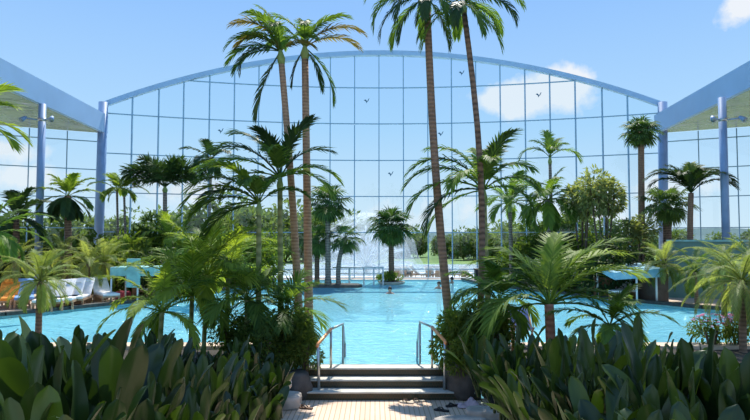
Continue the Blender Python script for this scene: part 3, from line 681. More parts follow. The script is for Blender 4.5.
palm('fan_palm', 'tall fan palm with a dense shaggy crown, its trunk rising above the side bushes', G(642, 31.5), P(641, 132, 31.5), 0.19, 0.15, kind='fan', n=34, L=0.8, petiole=0.5, m='fan', tm='trunk_brown', seed=71, lo=-60, hi=85, dmin=10, dmax=45, az0=12)
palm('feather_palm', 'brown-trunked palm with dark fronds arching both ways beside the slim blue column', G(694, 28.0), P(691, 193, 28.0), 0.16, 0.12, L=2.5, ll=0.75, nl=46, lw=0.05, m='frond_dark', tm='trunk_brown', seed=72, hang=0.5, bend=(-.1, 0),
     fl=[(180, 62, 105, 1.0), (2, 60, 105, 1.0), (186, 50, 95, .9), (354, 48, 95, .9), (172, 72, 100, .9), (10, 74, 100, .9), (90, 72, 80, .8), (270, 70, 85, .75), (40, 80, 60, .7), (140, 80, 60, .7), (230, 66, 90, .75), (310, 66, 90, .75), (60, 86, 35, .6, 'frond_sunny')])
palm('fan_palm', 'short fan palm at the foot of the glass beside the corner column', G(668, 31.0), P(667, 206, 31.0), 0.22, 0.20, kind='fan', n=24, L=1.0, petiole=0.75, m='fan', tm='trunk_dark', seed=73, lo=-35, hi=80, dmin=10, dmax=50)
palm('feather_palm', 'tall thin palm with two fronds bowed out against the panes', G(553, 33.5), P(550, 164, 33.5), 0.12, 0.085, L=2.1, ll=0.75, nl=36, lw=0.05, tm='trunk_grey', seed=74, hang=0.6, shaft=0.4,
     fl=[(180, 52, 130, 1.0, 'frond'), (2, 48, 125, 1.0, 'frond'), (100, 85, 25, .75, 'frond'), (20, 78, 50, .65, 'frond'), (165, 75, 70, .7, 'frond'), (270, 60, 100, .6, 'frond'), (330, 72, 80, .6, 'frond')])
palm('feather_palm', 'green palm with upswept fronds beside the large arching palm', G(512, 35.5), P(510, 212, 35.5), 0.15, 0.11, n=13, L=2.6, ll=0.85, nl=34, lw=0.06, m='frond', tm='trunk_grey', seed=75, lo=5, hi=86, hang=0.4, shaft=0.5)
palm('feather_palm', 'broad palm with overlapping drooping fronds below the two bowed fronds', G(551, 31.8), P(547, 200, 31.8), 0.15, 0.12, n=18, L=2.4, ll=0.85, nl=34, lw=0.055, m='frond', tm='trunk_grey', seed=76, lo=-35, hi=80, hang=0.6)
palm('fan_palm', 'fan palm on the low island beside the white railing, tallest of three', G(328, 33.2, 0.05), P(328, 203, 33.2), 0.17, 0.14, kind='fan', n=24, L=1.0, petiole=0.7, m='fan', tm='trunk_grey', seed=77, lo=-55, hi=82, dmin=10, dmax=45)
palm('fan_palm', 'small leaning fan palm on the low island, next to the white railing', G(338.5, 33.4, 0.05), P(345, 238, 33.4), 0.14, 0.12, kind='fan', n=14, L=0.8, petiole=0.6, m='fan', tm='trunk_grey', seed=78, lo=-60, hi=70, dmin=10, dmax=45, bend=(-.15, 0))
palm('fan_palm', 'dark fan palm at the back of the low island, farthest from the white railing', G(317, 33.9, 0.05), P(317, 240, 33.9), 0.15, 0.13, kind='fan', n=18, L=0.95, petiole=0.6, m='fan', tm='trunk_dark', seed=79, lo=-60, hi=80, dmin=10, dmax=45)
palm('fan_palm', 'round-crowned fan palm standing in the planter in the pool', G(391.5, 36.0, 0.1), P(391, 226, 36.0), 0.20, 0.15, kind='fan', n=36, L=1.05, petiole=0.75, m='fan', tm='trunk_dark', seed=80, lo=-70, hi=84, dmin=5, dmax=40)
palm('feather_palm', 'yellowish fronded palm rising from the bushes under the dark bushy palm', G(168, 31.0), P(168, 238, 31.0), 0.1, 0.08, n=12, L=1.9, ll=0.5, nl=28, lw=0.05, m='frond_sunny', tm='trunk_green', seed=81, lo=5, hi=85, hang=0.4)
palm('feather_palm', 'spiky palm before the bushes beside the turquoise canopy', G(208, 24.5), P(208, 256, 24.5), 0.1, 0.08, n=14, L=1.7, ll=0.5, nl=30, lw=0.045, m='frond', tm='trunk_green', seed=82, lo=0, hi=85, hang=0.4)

# ---- shrubs
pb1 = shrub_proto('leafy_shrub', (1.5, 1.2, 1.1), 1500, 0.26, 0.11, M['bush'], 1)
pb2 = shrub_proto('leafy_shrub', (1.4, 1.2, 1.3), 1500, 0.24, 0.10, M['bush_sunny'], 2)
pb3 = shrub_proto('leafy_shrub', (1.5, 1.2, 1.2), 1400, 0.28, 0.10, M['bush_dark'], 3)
gl = 'shrubs along the foot of the facade by the dark bushy palm'
gr = 'shrubs along the foot of the facade by the bowed-frond palm'
ll_ = 'leafy shrub in the thicket before the facade, below the dark bushy palm'
lr_ = 'leafy shrub in the thicket on the bank behind the blue canopy'
for i, px in enumerate((92, 112, 132, 150, 172, 190, 210, 228, 246, 262)):
    d = 31.5 + (i * 7 % 5) * 0.9; put((pb1, pb2, pb3, pb1)[i % 4], G(px, d), (1.0 + (i * 3 % 4) * 0.1, 1, 1.3 + (i * 5 % 4) * 0.15), i * 1.3, ll_, 'shrub', gl)
for i, (px, d) in enumerate(((98, 28.5), (116, 27.6), (138, 29.0), (156, 28.0), (176, 29.4), (192, 30.5), (212, 33.5), (232, 34.6))):
    put((pb2, pb1)[i % 3 == 2], G(px, d), (.85, .8, 1.0 + .1 * (i % 3)), i * 2.2, 'leafy shrub of the front row on the bank behind the turquoise canopy', 'shrub', 'front row shrubs behind the turquoise canopy')
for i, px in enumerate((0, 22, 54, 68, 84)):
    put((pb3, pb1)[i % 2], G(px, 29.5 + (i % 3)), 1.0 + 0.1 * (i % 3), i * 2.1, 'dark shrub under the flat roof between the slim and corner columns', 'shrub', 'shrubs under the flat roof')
for i, (px, d, s) in enumerate(((516, 37, 1.2), (532, 35, 1.2), (546, 35, 1.35), (558, 32, 1.3), (574, 31, 1.3), (590, 33, 1.3), (604, 30, 1.2), (622, 32, 1.1), (556, 29.8, .85), (574, 28.5, .85), (594, 28, .95))):
    put((pb2, pb1, pb1, pb3)[i % 4], G(px, d), (s, 1, s * 1.05), i * 1.7, lr_, 'shrub', gr)
for i, px in enumerate((632, 652, 684, 706, 728, 748)):
    put((pb3, pb1)[i % 2], G(px, 30.5 + (i % 2)), (1.0, 1.0, 0.85), i * 2.4, 'low shrub behind the teal wall under the glass', 'shrub', 'shrubs behind the teal wall')
# pale-leaved small trees
pt = shrub_proto('small_tree', (1.35, 1.1, 1.6), 1300, 0.34, 0.12, M['bush_pale'], 9, zc=4.8, stems=7)
put(pt, G(604, 29.5), 1.0, 0.4, 'pale-leaved small tree with white blotched foliage beside the tall fan palm', 'tree')
put(pt, G(583, 30.5), (0.9, .9, .95), 2.0, 'pale-leaved small tree crowded against the broad drooping palm', 'tree')
put(pt, G(637, 28.5), (0.85, .85, .62), 3.3, 'lower pale-leaved tree at the foot of the tall fan palm', 'tree')
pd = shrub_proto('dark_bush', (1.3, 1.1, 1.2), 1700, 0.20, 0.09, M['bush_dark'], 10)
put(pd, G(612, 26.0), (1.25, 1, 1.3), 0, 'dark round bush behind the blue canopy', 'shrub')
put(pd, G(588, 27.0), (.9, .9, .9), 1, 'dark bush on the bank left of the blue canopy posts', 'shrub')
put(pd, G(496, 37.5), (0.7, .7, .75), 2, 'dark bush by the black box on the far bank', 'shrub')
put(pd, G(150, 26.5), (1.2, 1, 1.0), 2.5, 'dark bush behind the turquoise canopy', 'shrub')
# shrubs beside the steps
ps1 = shrub_proto('leafy_shrub', (0.52, 0.5, 0.55), 1500, 0.12, 0.045, M['bush_sunny'], 21)
ps2 = shrub_proto('leafy_shrub', (0.6, 0.55, 0.6), 1800, 0.13, 0.05, M['bush'], 22)
for px, d, s, pr, lb in ((298, 12.5, .8, ps1, 'bright small-leaved shrub at the handrail under the two tall trunks'), (286, 12.0, 1.0, ps2, 'dark green shrub beside the steps under the two tall trunks'), (262, 11.4, .9, ps2, 'shrub between the paddle leaves and the low drooping palms'),
                     (306, 11.75, .62, ps2, 'low shrub spilling over the kerb at the foot of the handrail'), (455, 12.0, 1.0, ps2, 'dense shrub behind the handrail at the foot of the leaning palm'), (474, 11.9, 1.05, ps2, 'dark shrub between the leaning palm and the drooping palm'),
                     (462, 12.8, 1.0, ps1, 'bright shrub at the water edge behind the leaning palm'), (494, 11.6, 1.0, ps2, 'shrub below the drooping palm beside the lilac chair'), (233, 12.9, .8, ps2, 'small shrub at the pool edge near the low spreading palm'), (463, 11.3, .62, ps2, 'low shrub shading the floor beside the black sandals')):
    g = bz(px, d); put(pr, g, (s, s, s * 1.05), px * 0.7, lb, 'shrub')
pf = shrub_proto('flowering_shrub', (0.55, 0.4, 0.35), 700, 0.10, 0.04, M['bush'], 25)
fr = random.Random(5); fm = MB()
for k in range(90):
    a = fr.uniform(0, 6.28); q = fr.uniform(.2, 1.0); p = Vector((math.cos(a) * .5 * q, math.sin(a) * .38 * q, .36 + .33 * math.sqrt(max(0, 1.05 - q * q))))
    for j in range(5):
        b = j * 1.2566; k0 = len(fm.v)
        fm.v += [p, p + Vector((math.cos(b - .4) * .03, math.sin(b - .4) * .03, .015)), p + Vector((math.cos(b) * .045, math.sin(b) * .045, .02)), p + Vector((math.cos(b + .4) * .03, math.sin(b + .4) * .03, .015))]
        fm.f.append((k0, k0 + 1, k0 + 2, k0 + 3))
fb = fm.build('blossoms', M['flower'], pf)
put(pf, G(712, 14.0, 0.1), 1.0, 0, 'pink-flowering shrub on the kerb, nearest the dark paddle leaves', 'shrub')
put(pf, G(738, 14.0, 0.1), 1.0, 1.4, 'pink-flowering shrub right under the large pygmy date palm', 'shrub')

# ---- paddle-leaved plants (bird of paradise)
def paddle_leaf(r, az, lean, pet, bl, bw, twist, bend):
    """stalk and blade in one: grows from the origin, leaning towards az"""
    mb = MB(); az = R(az); h = Vector((math.cos(az), math.sin(az), 0)); n = 6
    pts = []; dirs = []; p = Vector((0, 0, -0.05)); tot = pet + bl; steps = 40
    for i in range(steps + 1):
        s = i / steps; a = R(lean) * (0.35 + 0.65 * s) + R(bend) * s * s
        d = h * math.sin(a) + Vector((0, 0, math.cos(a)))
        pts.append(p.copy()); dirs.append(d); p = p + d * tot / steps
    cut = max(1, int(round(pet / tot * steps)))
    tp_ = pts[:cut + 1:4] + [pts[cut]] if cut % 4 else pts[:cut + 1:4]
    mb.tube(tp_, [0.022 - 0.010 * i / len(tp_) for i in range(len(tp_))], 5, cap=False)
    side0 = Vector((-math.sin(az), math.cos(az), 0)); k0 = len(mb.v); cols = 7
    nb = steps - cut  # blade rows
    wav = r.uniform(0, 6.28)
    for i in range(nb + 1):
        s = i / nb; t = dirs[cut + i]
        sd = side0; nn = t.cross(sd)
        sd = (sd * math.cos(R(twist)) + nn * math.sin(R(twist))).normalized(); nn = t.cross(sd)
        q = min(1.0, s) ** 0.9; wd = bw * max(0.07, (max(0.0, 1 - abs(2 * q - 1) ** 3.2)) ** 0.5)
        for c in range(cols):
            u = c / (cols - 1) * 2 - 1
            off = nn * (abs(u) ** 1.2) * wd * 0.15 + nn * math.sin(s * 9 + wav + u * 2) * 0.012 * abs(u)
            mb.v.append(pts[cut + i] + sd * u * wd * 0.5 * 0.96 + off)
    for i in range(nb):
        for c in range(cols - 1):
            a = k0 + i * cols + c; mb.f.append((a, a + 1, a + cols + 1, a + cols))
    mb.smooth = True
    return mb
# a stock of leaf shapes shared by the plants
lr = random.Random(77)
def paddle_plant(label, group, loc, h, seed, n=14, bw=0.25, spread=38, m='paddle', azs=None, bl=0.75):
    r = random.Random(seed); root = empty('bird_of_paradise_plant', loc); tag(root, label, 'plant', group)
    for i in range(n):
        az = i * 137.5 + r.uniform(-25, 25) if azs is None else r.uniform(*azs)
        lean = spread * (0.15 + 0.85 * (i + .5) / n) + r.uniform(-4, 4)
        k = 1.0 - 0.5 * (i / n) + r.uniform(-.06, .06)
        H = h * k / max(.6, math.cos(R(lean * .7))); b = bl * r.uniform(.85, 1.1); pt_ = max(.25, H - b)
        mb = paddle_leaf(r, az, lean, pt_, b, bw * r.uniform(.82, 1.15), r.uniform(-55, 55), r.uniform(-8, 40) if r.random() < .6 else r.uniform(-6, 8))
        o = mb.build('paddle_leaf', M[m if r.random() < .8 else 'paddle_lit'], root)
        o.location = (r.uniform(-.12, .12), r.uniform(-.12, .12), 0)
    return root
LL = 'dark paddle-leaved plant in the dense bed on the loungers side of the steps'; LG = 'paddle-leaved plants in the bed on the loungers side'
RL = 'dark paddle-leaved plant in the dense bed on the pink flowers side of the steps'; RG = 'paddle-leaved plants in the bed on the pink flowers side'
def hgt(py, d, z0): return P(0, py, d).z - z0
specL = [(12, 318, 4.6), (48, 312, 5.0), (75, 316, 5.2), (100, 330, 5.0), (122, 326, 5.6), (30, 352, 4.2), (85, 365, 4.4), (150, 340, 6.0), (178, 346, 6.6), (135, 372, 5.2), (205, 345, 7.2), (232, 352, 7.8), (255, 358, 8.4), (190, 385, 6.0), (228, 388, 6.8), (262, 385, 7.8), (0, 380, 3.9), (160, 400, 5.0), (60, 395, 3.8), (276, 392, 8.8)]
for i, (px, py, d) in enumerate(specL):
    g = G(px, d, 0); g.z = bed_z(g.x, d) + 0.02
    near = d < 5.8
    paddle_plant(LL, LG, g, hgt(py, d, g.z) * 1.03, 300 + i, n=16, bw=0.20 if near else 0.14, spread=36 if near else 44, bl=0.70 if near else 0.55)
specR = [(570, 330, 6.4), (598, 326, 6.2), (625, 340, 5.8), (650, 345, 5.4), (668, 326, 5.2), (700, 334, 5.2), (728, 352, 4.9), (748, 362, 4.6), (545, 345, 7.0), (615, 368, 5.0), (645, 378, 4.6), (690, 372, 4.4), (735, 384, 4.0), (580, 366, 6.0), (548, 380, 6.6), (700, 398, 3.8), (590, 395, 5.0), (640, 320, 6.6), (655, 400, 4.0)]
for i, (px, py, d) in enumerate(specR):
    g = G(px, d, 0); g.z = bed_z(g.x, d) + 0.02
    near = d < 5.8
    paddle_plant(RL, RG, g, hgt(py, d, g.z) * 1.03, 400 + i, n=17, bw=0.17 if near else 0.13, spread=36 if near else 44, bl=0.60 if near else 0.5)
for i, px in enumerate(range(-5, 275, 20)):
    d = 9.0 + (i % 3) * .4; g = G(px, d, 0); g.z = bed_z(g.x, d) + 0.02
    paddle_plant(LL, LG, g, hgt(322 + (i * 5 % 4) * 5 + max(0, px - 150) * .14, d, g.z), 600 + i, n=15, bw=0.125, spread=40, bl=0.5)
for i, px in enumerate(range(525, 770, 20)):
    d = 8.4 + (i % 3) * .4; g = G(px, d, 0); g.z = bed_z(g.x, d) + 0.02
    paddle_plant(RL, RG, g, hgt((319 if px < 590 else 329) + (i * 5 % 4) * 4 + max(0, px - 660) * .16, d, g.z), 700 + i, n=15, bw=0.12, spread=40, bl=0.48)
for i, (px, py, d) in enumerate([(520, 345, 8.2), (508, 362, 8.6), (530, 380, 7.6), (500, 385, 9.2), (484, 388, 10.0)]):
    g = G(px, d, 0); g.z = bed_z(g.x, d) + 0.02
    paddle_plant('narrow-leaved lighter plant sprawling at the path edge near the sandals', 'narrow-leaved plants at the path edge', g, hgt(py, d, g.z) * 1.05, 500 + i, n=14, bw=0.14, spread=62, m='paddle_lit', bl=0.75)

# ------------------------------------------------------------------ trees outside
tp = [shrub_proto('leafy_tree', (4.2, 3.6, 3.6), 1500, 0.85, 0.45, M['tree'], 101 + k, zc=3.0, stems=5, lobes=10) for k in range(3)]
tl = [(x, d, s) for x, d, s in ((60, 78, 1.0), (95, 84, 1.05), (128, 80, .95), (160, 86, 1.1), (188, 80, 1.05), (215, 76, 1.25), (240, 82, 1.2), (262, 78, 1.15), (285, 84, 1.15), (308, 88, 1.1), (330, 92, 1.1), (352, 95, 1.0), (372, 99, .95), (402, 102, .9), (418, 108, .75),
      (440, 118, .6), (452, 100, .62), (464, 92, .66), (478, 97, .75), (488, 90, .7), (500, 94, .8), (510, 100, .9), (520, 88, .85), (545, 86, 1.0), (575, 84, 1.05), (605, 88, 1.0), (640, 92, .75), (680, 95, .7), (720, 92, .7), (20, 86, 1.0), (755, 95, .7))]
for i, (px, d, s) in enumerate(tl):
    if px < 430: lb, gg = 'green tree in the woods outside the facade, on the fountain side', 'trees outside on the fountain side'
    elif px < 530: lb, gg = 'low round tree outside the glass between the tall trunks', 'low trees outside between the tall trunks'
    else: lb, gg = 'tree outside the glass beyond the bowed-frond palm and fan palms', 'trees outside beyond the fan palms'
    put(tp[i % 3], G(px, d, -0.5), (s * .95, s * .95, s * 1.05), i * 1.9, lb, 'tree', gg)

# ------------------------------------------------------------------ fountain
ft = empty('fountain', G(366, 52, -0.36)); tag(ft, 'dome-shaped spray fountain in the outdoor pool beyond the glass', 'fountain')
nz = MB(); nz.tube([(0, 0, -0.1), (0, 0, 0.5), (0, 0, 0.62)], [0.22, 0.12, 0.25], 14); nz.build('nozzle', M['steel'], ft)
fr = random.Random(9); ji = 0
for ring, (el, cnt) in enumerate(((12, 14), (32, 16), (52, 14), (70, 10), (86, 4))):
    for k in range(cnt):
        az = 2 * math.pi * (k + .5 * (ring % 2)) / cnt; e = R(el + fr.uniform(-5, 5)); Ln = fr.uniform(3.9, 4.7)
        pts = []
        for i in range(9):
            s = i / 8; q = Ln * s
            pts.append(Vector((math.cos(az) * math.cos(e) * q, math.sin(az) * math.cos(e) * q, 0.55 + math.sin(e) * q - 0.65 * s * s * s)))
        MB().tube(pts, [0.02 + 0.055 * i / 8 for i in range(9)], 6, cap=False).build('water_jet', M['jet'], ft)
mist = MB()
for q in (2.4, 3.4, 4.3, 4.9):
    k0 = len(mist.v); a_, b_ = 28, 8
    for j in range(b_ + 1):
        e = math.pi / 2 * j / b_
        for i in range(a_):
            t = 2 * math.pi * i / a_; qq = q * (1 + .05 * fr.uniform(-1, 1)); mist.v.append(Vector((math.cos(t) * math.cos(e) * qq, math.sin(t) * math.cos(e) * qq, max(0.02, .3 + math.sin(e) * qq * .98 - 0.3 * math.cos(e)))))
    for j in range(b_):
        for i in range(a_):
            mist.f.append((k0 + j * a_ + i, k0 + j * a_ + (i + 1) % a_, k0 + (j + 1) * a_ + (i + 1) % a_, k0 + (j + 1) * a_ + i))
mist.smooth = True
tag(mist.build('mist', M['mist'], ft), kind='stuff')

# ------------------------------------------------------------------ planter, island, railing
def lathe(prof, n=28):
    m = MB()
    for r_, z in prof:
        for k in range(n):
            a = 2 * math.pi * k / n; m.v.append(Vector((math.cos(a) * r_, math.sin(a) * r_, z)))
    for i in range(len(prof) - 1):
        for k in range(n): m.f.append((i*n + k, i*n + (k+1) % n, (i+1)*n + (k+1) % n, (i+1)*n + k))
    m.f.append(tuple(reversed(range(n)))); e = (len(prof)-1)*n; m.f.append(tuple(e + k for k in range(n)))
    return m
pg = G(391.5, 36.0, 0); pl = empty('round_planter', (pg.x, pg.y, -1.4)); tag(pl, 'round low planter rising from the pool, a fan palm growing in it', 'planter')
lathe([(0.72, 0), (0.72, 1.36), (0.80, 1.38), (0.80, 1.46), (0.70, 1.46)]).build('bowl', M['stone'], pl)
lathe([(0.69, 1.40), (0.68, 1.47), (0.3, 1.50)]).build('earth', M['soil'], pl)
pgd = shrub_proto('ground_cover', (0.85, 0.85, 0.3), 900, 0.16, 0.07, M['bush_sunny'], 33, zc=0.26, stems=3)
put(pgd, (pg.x, pg.y, 0.1), (1, 1, 1.0), 0, 'bright green ground cover filling the round planter in the pool', 'shrub')
ig = G(331, 33.7, 0)
isl = MB(); ip = [(-1.35, -.7), (1.5, -.75), (1.75, -.2), (1.5, .5), (.2, .9), (-1.2, .9), (-1.6, .2)]
n = len(ip); isl.v = [Vector((x, y, 0)) for x, y in ip] + [Vector((x, y, 1.47)) for x, y in ip]
isl.f = [tuple(reversed(range(n))), tuple(range(n, 2*n))] + [(i, (i+1) % n, n + (i+1) % n, n + i) for i in range(n)]
tag(isl.build('pool_island', M['stone_dark'], None, (ig.x, ig.y, -1.4), bevel=0.04), 'low dark island in the pool carrying three fan palms', 'island')
rg = G(363, 35.0, -1.4); rl = empty('pool_railing', rg); tag(rl, 'white metal railing standing in the water beside the low island', 'railing')
zt = P(0, 267.5, 35.0).z + 1.4
for x in (-1.45, -.8, 0.05, .62, 1.15):
    MB().tube([(x, 0, 0), (x, 0, zt)], 0.045, 10).build('post', M['white_paint'], rl)
MB().tube([(-1.75, 0, zt), (1.2, 0, zt)], 0.05, 10).build('top_rail', M['white_paint'], rl)
MB().tube([(-1.45, 0, zt - .35), (1.15, 0, zt - .35)], 0.025, 8).build('mid_rail', M['white_paint'], rl)
for x in (-.8, .62):
    MB().tube([(x, 0, zt), (x, 1.1, zt), (x, 1.1, 0)], 0.04, 8).build('side_rail', M['white_paint'], rl)
bx = empty('equipment_box', G(481.5, 36.6, 0)); tag(bx, 'black box on the far bank beside the thin tall trunk', 'box')
MB().box((-.4, -.3, 0), (.4, .3, .72)).build('body', M['black'], bx, bevel=0.03); MB().box((-.44, -.34, .72), (.44, .34, .78)).build('lid', M['panel_brown'], bx, bevel=.015)

# ------------------------------------------------------------------ handrails
def rail(side, near_px, near_top, mid, end):
    x = G(near_px, 11.46, -0.3)
    root = empty('handrail', (x.x, 11.46, -0.3)); O = Vector((x.x, 11.46, -0.3))
    A = P(*near_top, 11.44); B = P(*mid, 12.0); C = P(*end, 12.75)
    C2 = Vector((C.x + side * 0.0, 13.6, C.z - 0.55))
    MB().tube([Vector((0, 0, -0.02)), A - O], 0.027, 10).build('post', M['steel'], root)
    MB().tube([Vector((B.x, 12.02, 0.0)) - O, B - O], 0.024, 10).build('post', M['steel'], root)
    MB().tube([Vector((C.x, 12.8, -1.35)) - O, C - O + Vector((0, .05, 0))], 0.024, 10).build('post', M['steel'], root)
    MB().tube([Vector((C2.x, 13.6, -1.35)) - O, C2 - O], 0.024, 10).build('post', M['steel'], root)
    e = (A - B).normalized()
    c = MB().tube([A - O + e * .05 + Vector((0, 0, -0.03)), A - O, A.lerp(B, .5) - O, B - O], [0.03, .032, .032, .032], 10).build('grip', M['copper'], root); c['label'] = 'orange-brown grip'
    MB().tube([B - O, C - O, C2 - O], 0.024, 10).build('top_rail', M['steel'], root)
    return root
tag(rail(-1, 319, (318, 344), (331, 329), (343, 324)), 'steel handrail with orange grip under the two tall trunks', 'handrail')
tag(rail(1, 444.5, (445, 341), (432, 327), (420, 322)), 'steel handrail with orange grip at the foot of the leaning palm', 'handrail')

# ------------------------------------------------------------------ stones, sandals
def rock(px, d, z, sx, sy, sz, seed, label, m='stone'):
    bm = bmesh.new(); bmesh.ops.create_icosphere(bm, subdivisions=3, radius=1); r = random.Random(seed)
    ph = [r.uniform(0, 6) for _ in range(6)]
    for v in bm.verts:
        c = v.co; k = 1 + .13 * math.sin(3 * c.x + ph[0]) + .1 * math.sin(4 * c.y + ph[1]) + .08 * math.sin(5 * c.z + ph[2]) + .04 * math.sin(9 * c.x + 7 * c.y + ph[3])
        v.co = Vector((c.x * k * sx, c.y * k * sy, max(-.45, min(.62, c.z * k)) * sz))
    me = bpy.data.meshes.new('rock'); bm.to_mesh(me); bm.free(); me.materials.append(M[m])
    for p in me.polygons: p.use_smooth = True
    o = bpy.data.objects.new('rock', me); COL.objects.link(o); o.location = G(px, d, z + .44 * sz)
    return tag(o, label, 'rock')
rock(287, 10.9, -0.45, .30, .24, .20, 1, 'flat grey rock at the path edge under the low drooping palm')
rock(272, 10.5, -0.12, .3, .26, .22, 2, 'pale rock lying among the paddle leaves by the path')
rock(298, 11.55, -0.45, .30, .32, .45, 3, 'dark boulder at the foot of the steps beside the brown sandals', 'stone_dark')
rock(462, 11.55, -0.45, .36, .3, .60, 4, 'dark boulder at the foot of the steps beside the black sandals', 'stone_dark')
rock(486, 10.15, -0.45, .34, .2, .16, 5, 'flat pale stone slab on the floor under the narrow-leaved plant')
rock(462, 9.98, -0.45, .42, .13, .08, 6, 'long flat stone lying on the floor in front of the black sandals', 'stone')
def flip_flop(px, d, rz, m, label, group):
    g = G(px, d, -0.45); root = empty('flip_flop', g, rz); tag(root, label, 'sandal', group)
    s = MB(); prof = [(0, -.13), (.035, -.12), (.042, -.06), (.038, 0), (.05, .07), (.045, .115), (.02, .14), (-.02, .142), (-.046, .11), (-.05, .06), (-.036, 0), (-.04, -.07), (-.03, -.12)]
    n = len(prof); s.v = [Vector((x, y, 0)) for x, y in prof] + [Vector((x, y, .026)) for x, y in prof]
    s.f = [tuple(reversed(range(n))), tuple(range(n, 2*n))] + [(i, (i+1) % n, n + (i+1) % n, n + i) for i in range(n)]
    s.build('sole', m, root)
    t = MB()
    for sd in (-1, 1): t.tube([(0, .09, .02), (sd * .018, .06, .06), (sd * .038, .02, .055), (sd * .042, -.02, .02)], .009, 6)
    t.build('strap', M['black'] if m != M['beige_foam'] else M['brown_foam'], root)
sp = 'sandals left before the steps'
flip_flop(407, 11.12, 1.15, M['beige_foam'], 'beige sandal on the sunny floor, the one nearer the middle of the steps', sp)
flip_flop(418, 11.2, 1.75, M['beige_foam'], 'beige sandal on the sunny floor, the one nearer the leaning palm', sp)
flip_flop(297, 10.92, 1.9, M['brown_foam'], 'brown sandal in the shade next to the flat grey rock', sp)
flip_flop(306, 10.75, 1.2, M['brown_foam'], 'brown sandal at the edge of the sunlit floor by the rock', sp)
flip_flop(442, 10.6, 1.1, M['black'], 'black sandal on the floor nearer to the beige pair', sp)
flip_flop(453, 10.9, 1.9, M['black'], 'black sandal in the shade beside the pink cloth', sp)
# crumpled cloth
cl = MB(); r = random.Random(4); q = 12
for j in range(q + 1):
    for i in range(q + 1):
        x, y = i / q - .5, j / q - .5; e = max(0, 1 - (abs(x) * 2) ** 3) * max(0, 1 - (abs(y) * 2) ** 3)
        cl.v.append(Vector((x * .42, y * .3, .012 + e * (.06 + .05 * math.sin(9 * x + 3 * y) + .04 * math.sin(13 * y - 5 * x)))))
for j in range(q):
    for i in range(q): a = j * (q+1) + i; cl.f.append((a, a+1, a+q+2, a+q+1))
cl.smooth = True
tag(cl.build('towel', M['pink_cloth'], None, G(469, 10.9, -0.45)), 'crumpled dusty-pink cloth on the floor beside the black sandals', 'towel')

# ------------------------------------------------------------------ loungers
def lounger_proto(cloth, wood):
    root = empty('sun_lounger', (0, 0, 0)); wm = M[wood]
    fr_ = MB()
    for x in (-.3, .3): fr_.box((x - .03, -.95, .26), (x + .03, .95, .33))
    for y in (-.92, .25, .92): fr_.box((-.3, y - .03, .27), (.3, y + .03, .32))
    fr_.build('frame', wm, root)
    for x in (-.3, .3):
        for y in (-.85, .85): MB().box((x - .03, y - .03, 0), (x + .03, y + .03, .28)).build('leg', wm, root)
    MB().box((-.32, -.97, .33), (.32, .25, .43)).build('seat_cushion', M[cloth], root, bevel=.03)
    rot = Matrix.Rotation(R(42), 3, 'X')
    MB().box((-.32, .25, .35), (.32, 1.12, .45), rot, (0, .25, .38)).build('backrest', M[cloth], root, bevel=.03)
    MB().box((-.2, .72, .0), (.2, .77, .60), Matrix.Rotation(R(8), 3, 'X'), (0, .74, .3)).build('prop', wm, root)
    MB().box((-.22, .88, .44), (.22, 1.08, .50), rot, (0, .25, .38)).build('pillow', M[cloth], root, bevel=.02)
    return root
lw_ = lounger_proto('white_cloth', 'wood_pale')
first = [True]
def lounger(px, d, rz, label, group, z=0.0, proto=lw_, flag=first):
    o = proto if flag[0] else copy_tree(proto); flag[0] = False
    o.location = G(px, d, z); o.rotation_euler = (0, 0, R(rz)); tag(o, label, 'sun lounger', group); return o
gA = 'white loungers on the bank behind the bushy pygmy date palm'
lounger(50, 22.0, 12, 'white lounger in the bank row, next to the blue towel lounger', gA)
lounger(60, 22.3, 12, 'white lounger second from the blue towel in the bank row', gA)
lounger(70, 22.7, 12, 'white lounger third from the blue towel in the bank row', gA)
lounger(80, 23.3, 12, 'white lounger at the end of the bank row by thin date palm stems', gA)
lounger(104, 24.3, 40, 'white lounger turned sideways between the date palm stems and turquoise canopy', gA)
lounger(147, 26.6, 40, 'white lounger behind the turquoise canopy', gA)
lounger(158, 28.2, 30, 'white lounger on sandy deck farther back behind the turquoise canopy', gA)
gB = 'white loungers outside the glass'
for i, px in enumerate((400, 411, 421, 431, 444, 456, 466)):
    lounger(px, 43.5 + (i % 2) * .5, 160 - 25 * (i % 3), 'white lounger in the row outside the glass, seen past the round planter', gB, -0.28)
of = [True]; lo_ = lounger_proto('orange_cloth', 'wood_pale'); lounger(6, 22.6, 20, 'lounger spread with an orange towel near the bushy pygmy date palm', None, 0, lo_, of)
ob = [True]; lb_ = lounger_proto('blue_cloth', 'wood_pale'); lounger(24, 22.9, 30, 'lounger spread with a blue towel next to the orange one', None, 0, lb_, ob)
ow = [True]; lwd = lounger_proto('white_cloth', 'wood')
gC = 'wooden loungers under the blue canopy'
lounger(622, 25.6, -35, 'dark wooden lounger with white cushion at the open end of the blue canopy', gC, 0, lwd, ow)
lounger(633, 26.3, -35, 'dark wooden lounger with white cushion behind the front one under the blue canopy', gC, 0, lwd, ow)
rt = MB().box((-.25, -.3, 0), (.25, .3, .32)); g = G(123, 26.0)
tag(rt.build('storage_pouf', M['red_cloth'], None, g, bevel=.08), 'red pouf on the deck beneath the turquoise canopy', 'pouf')

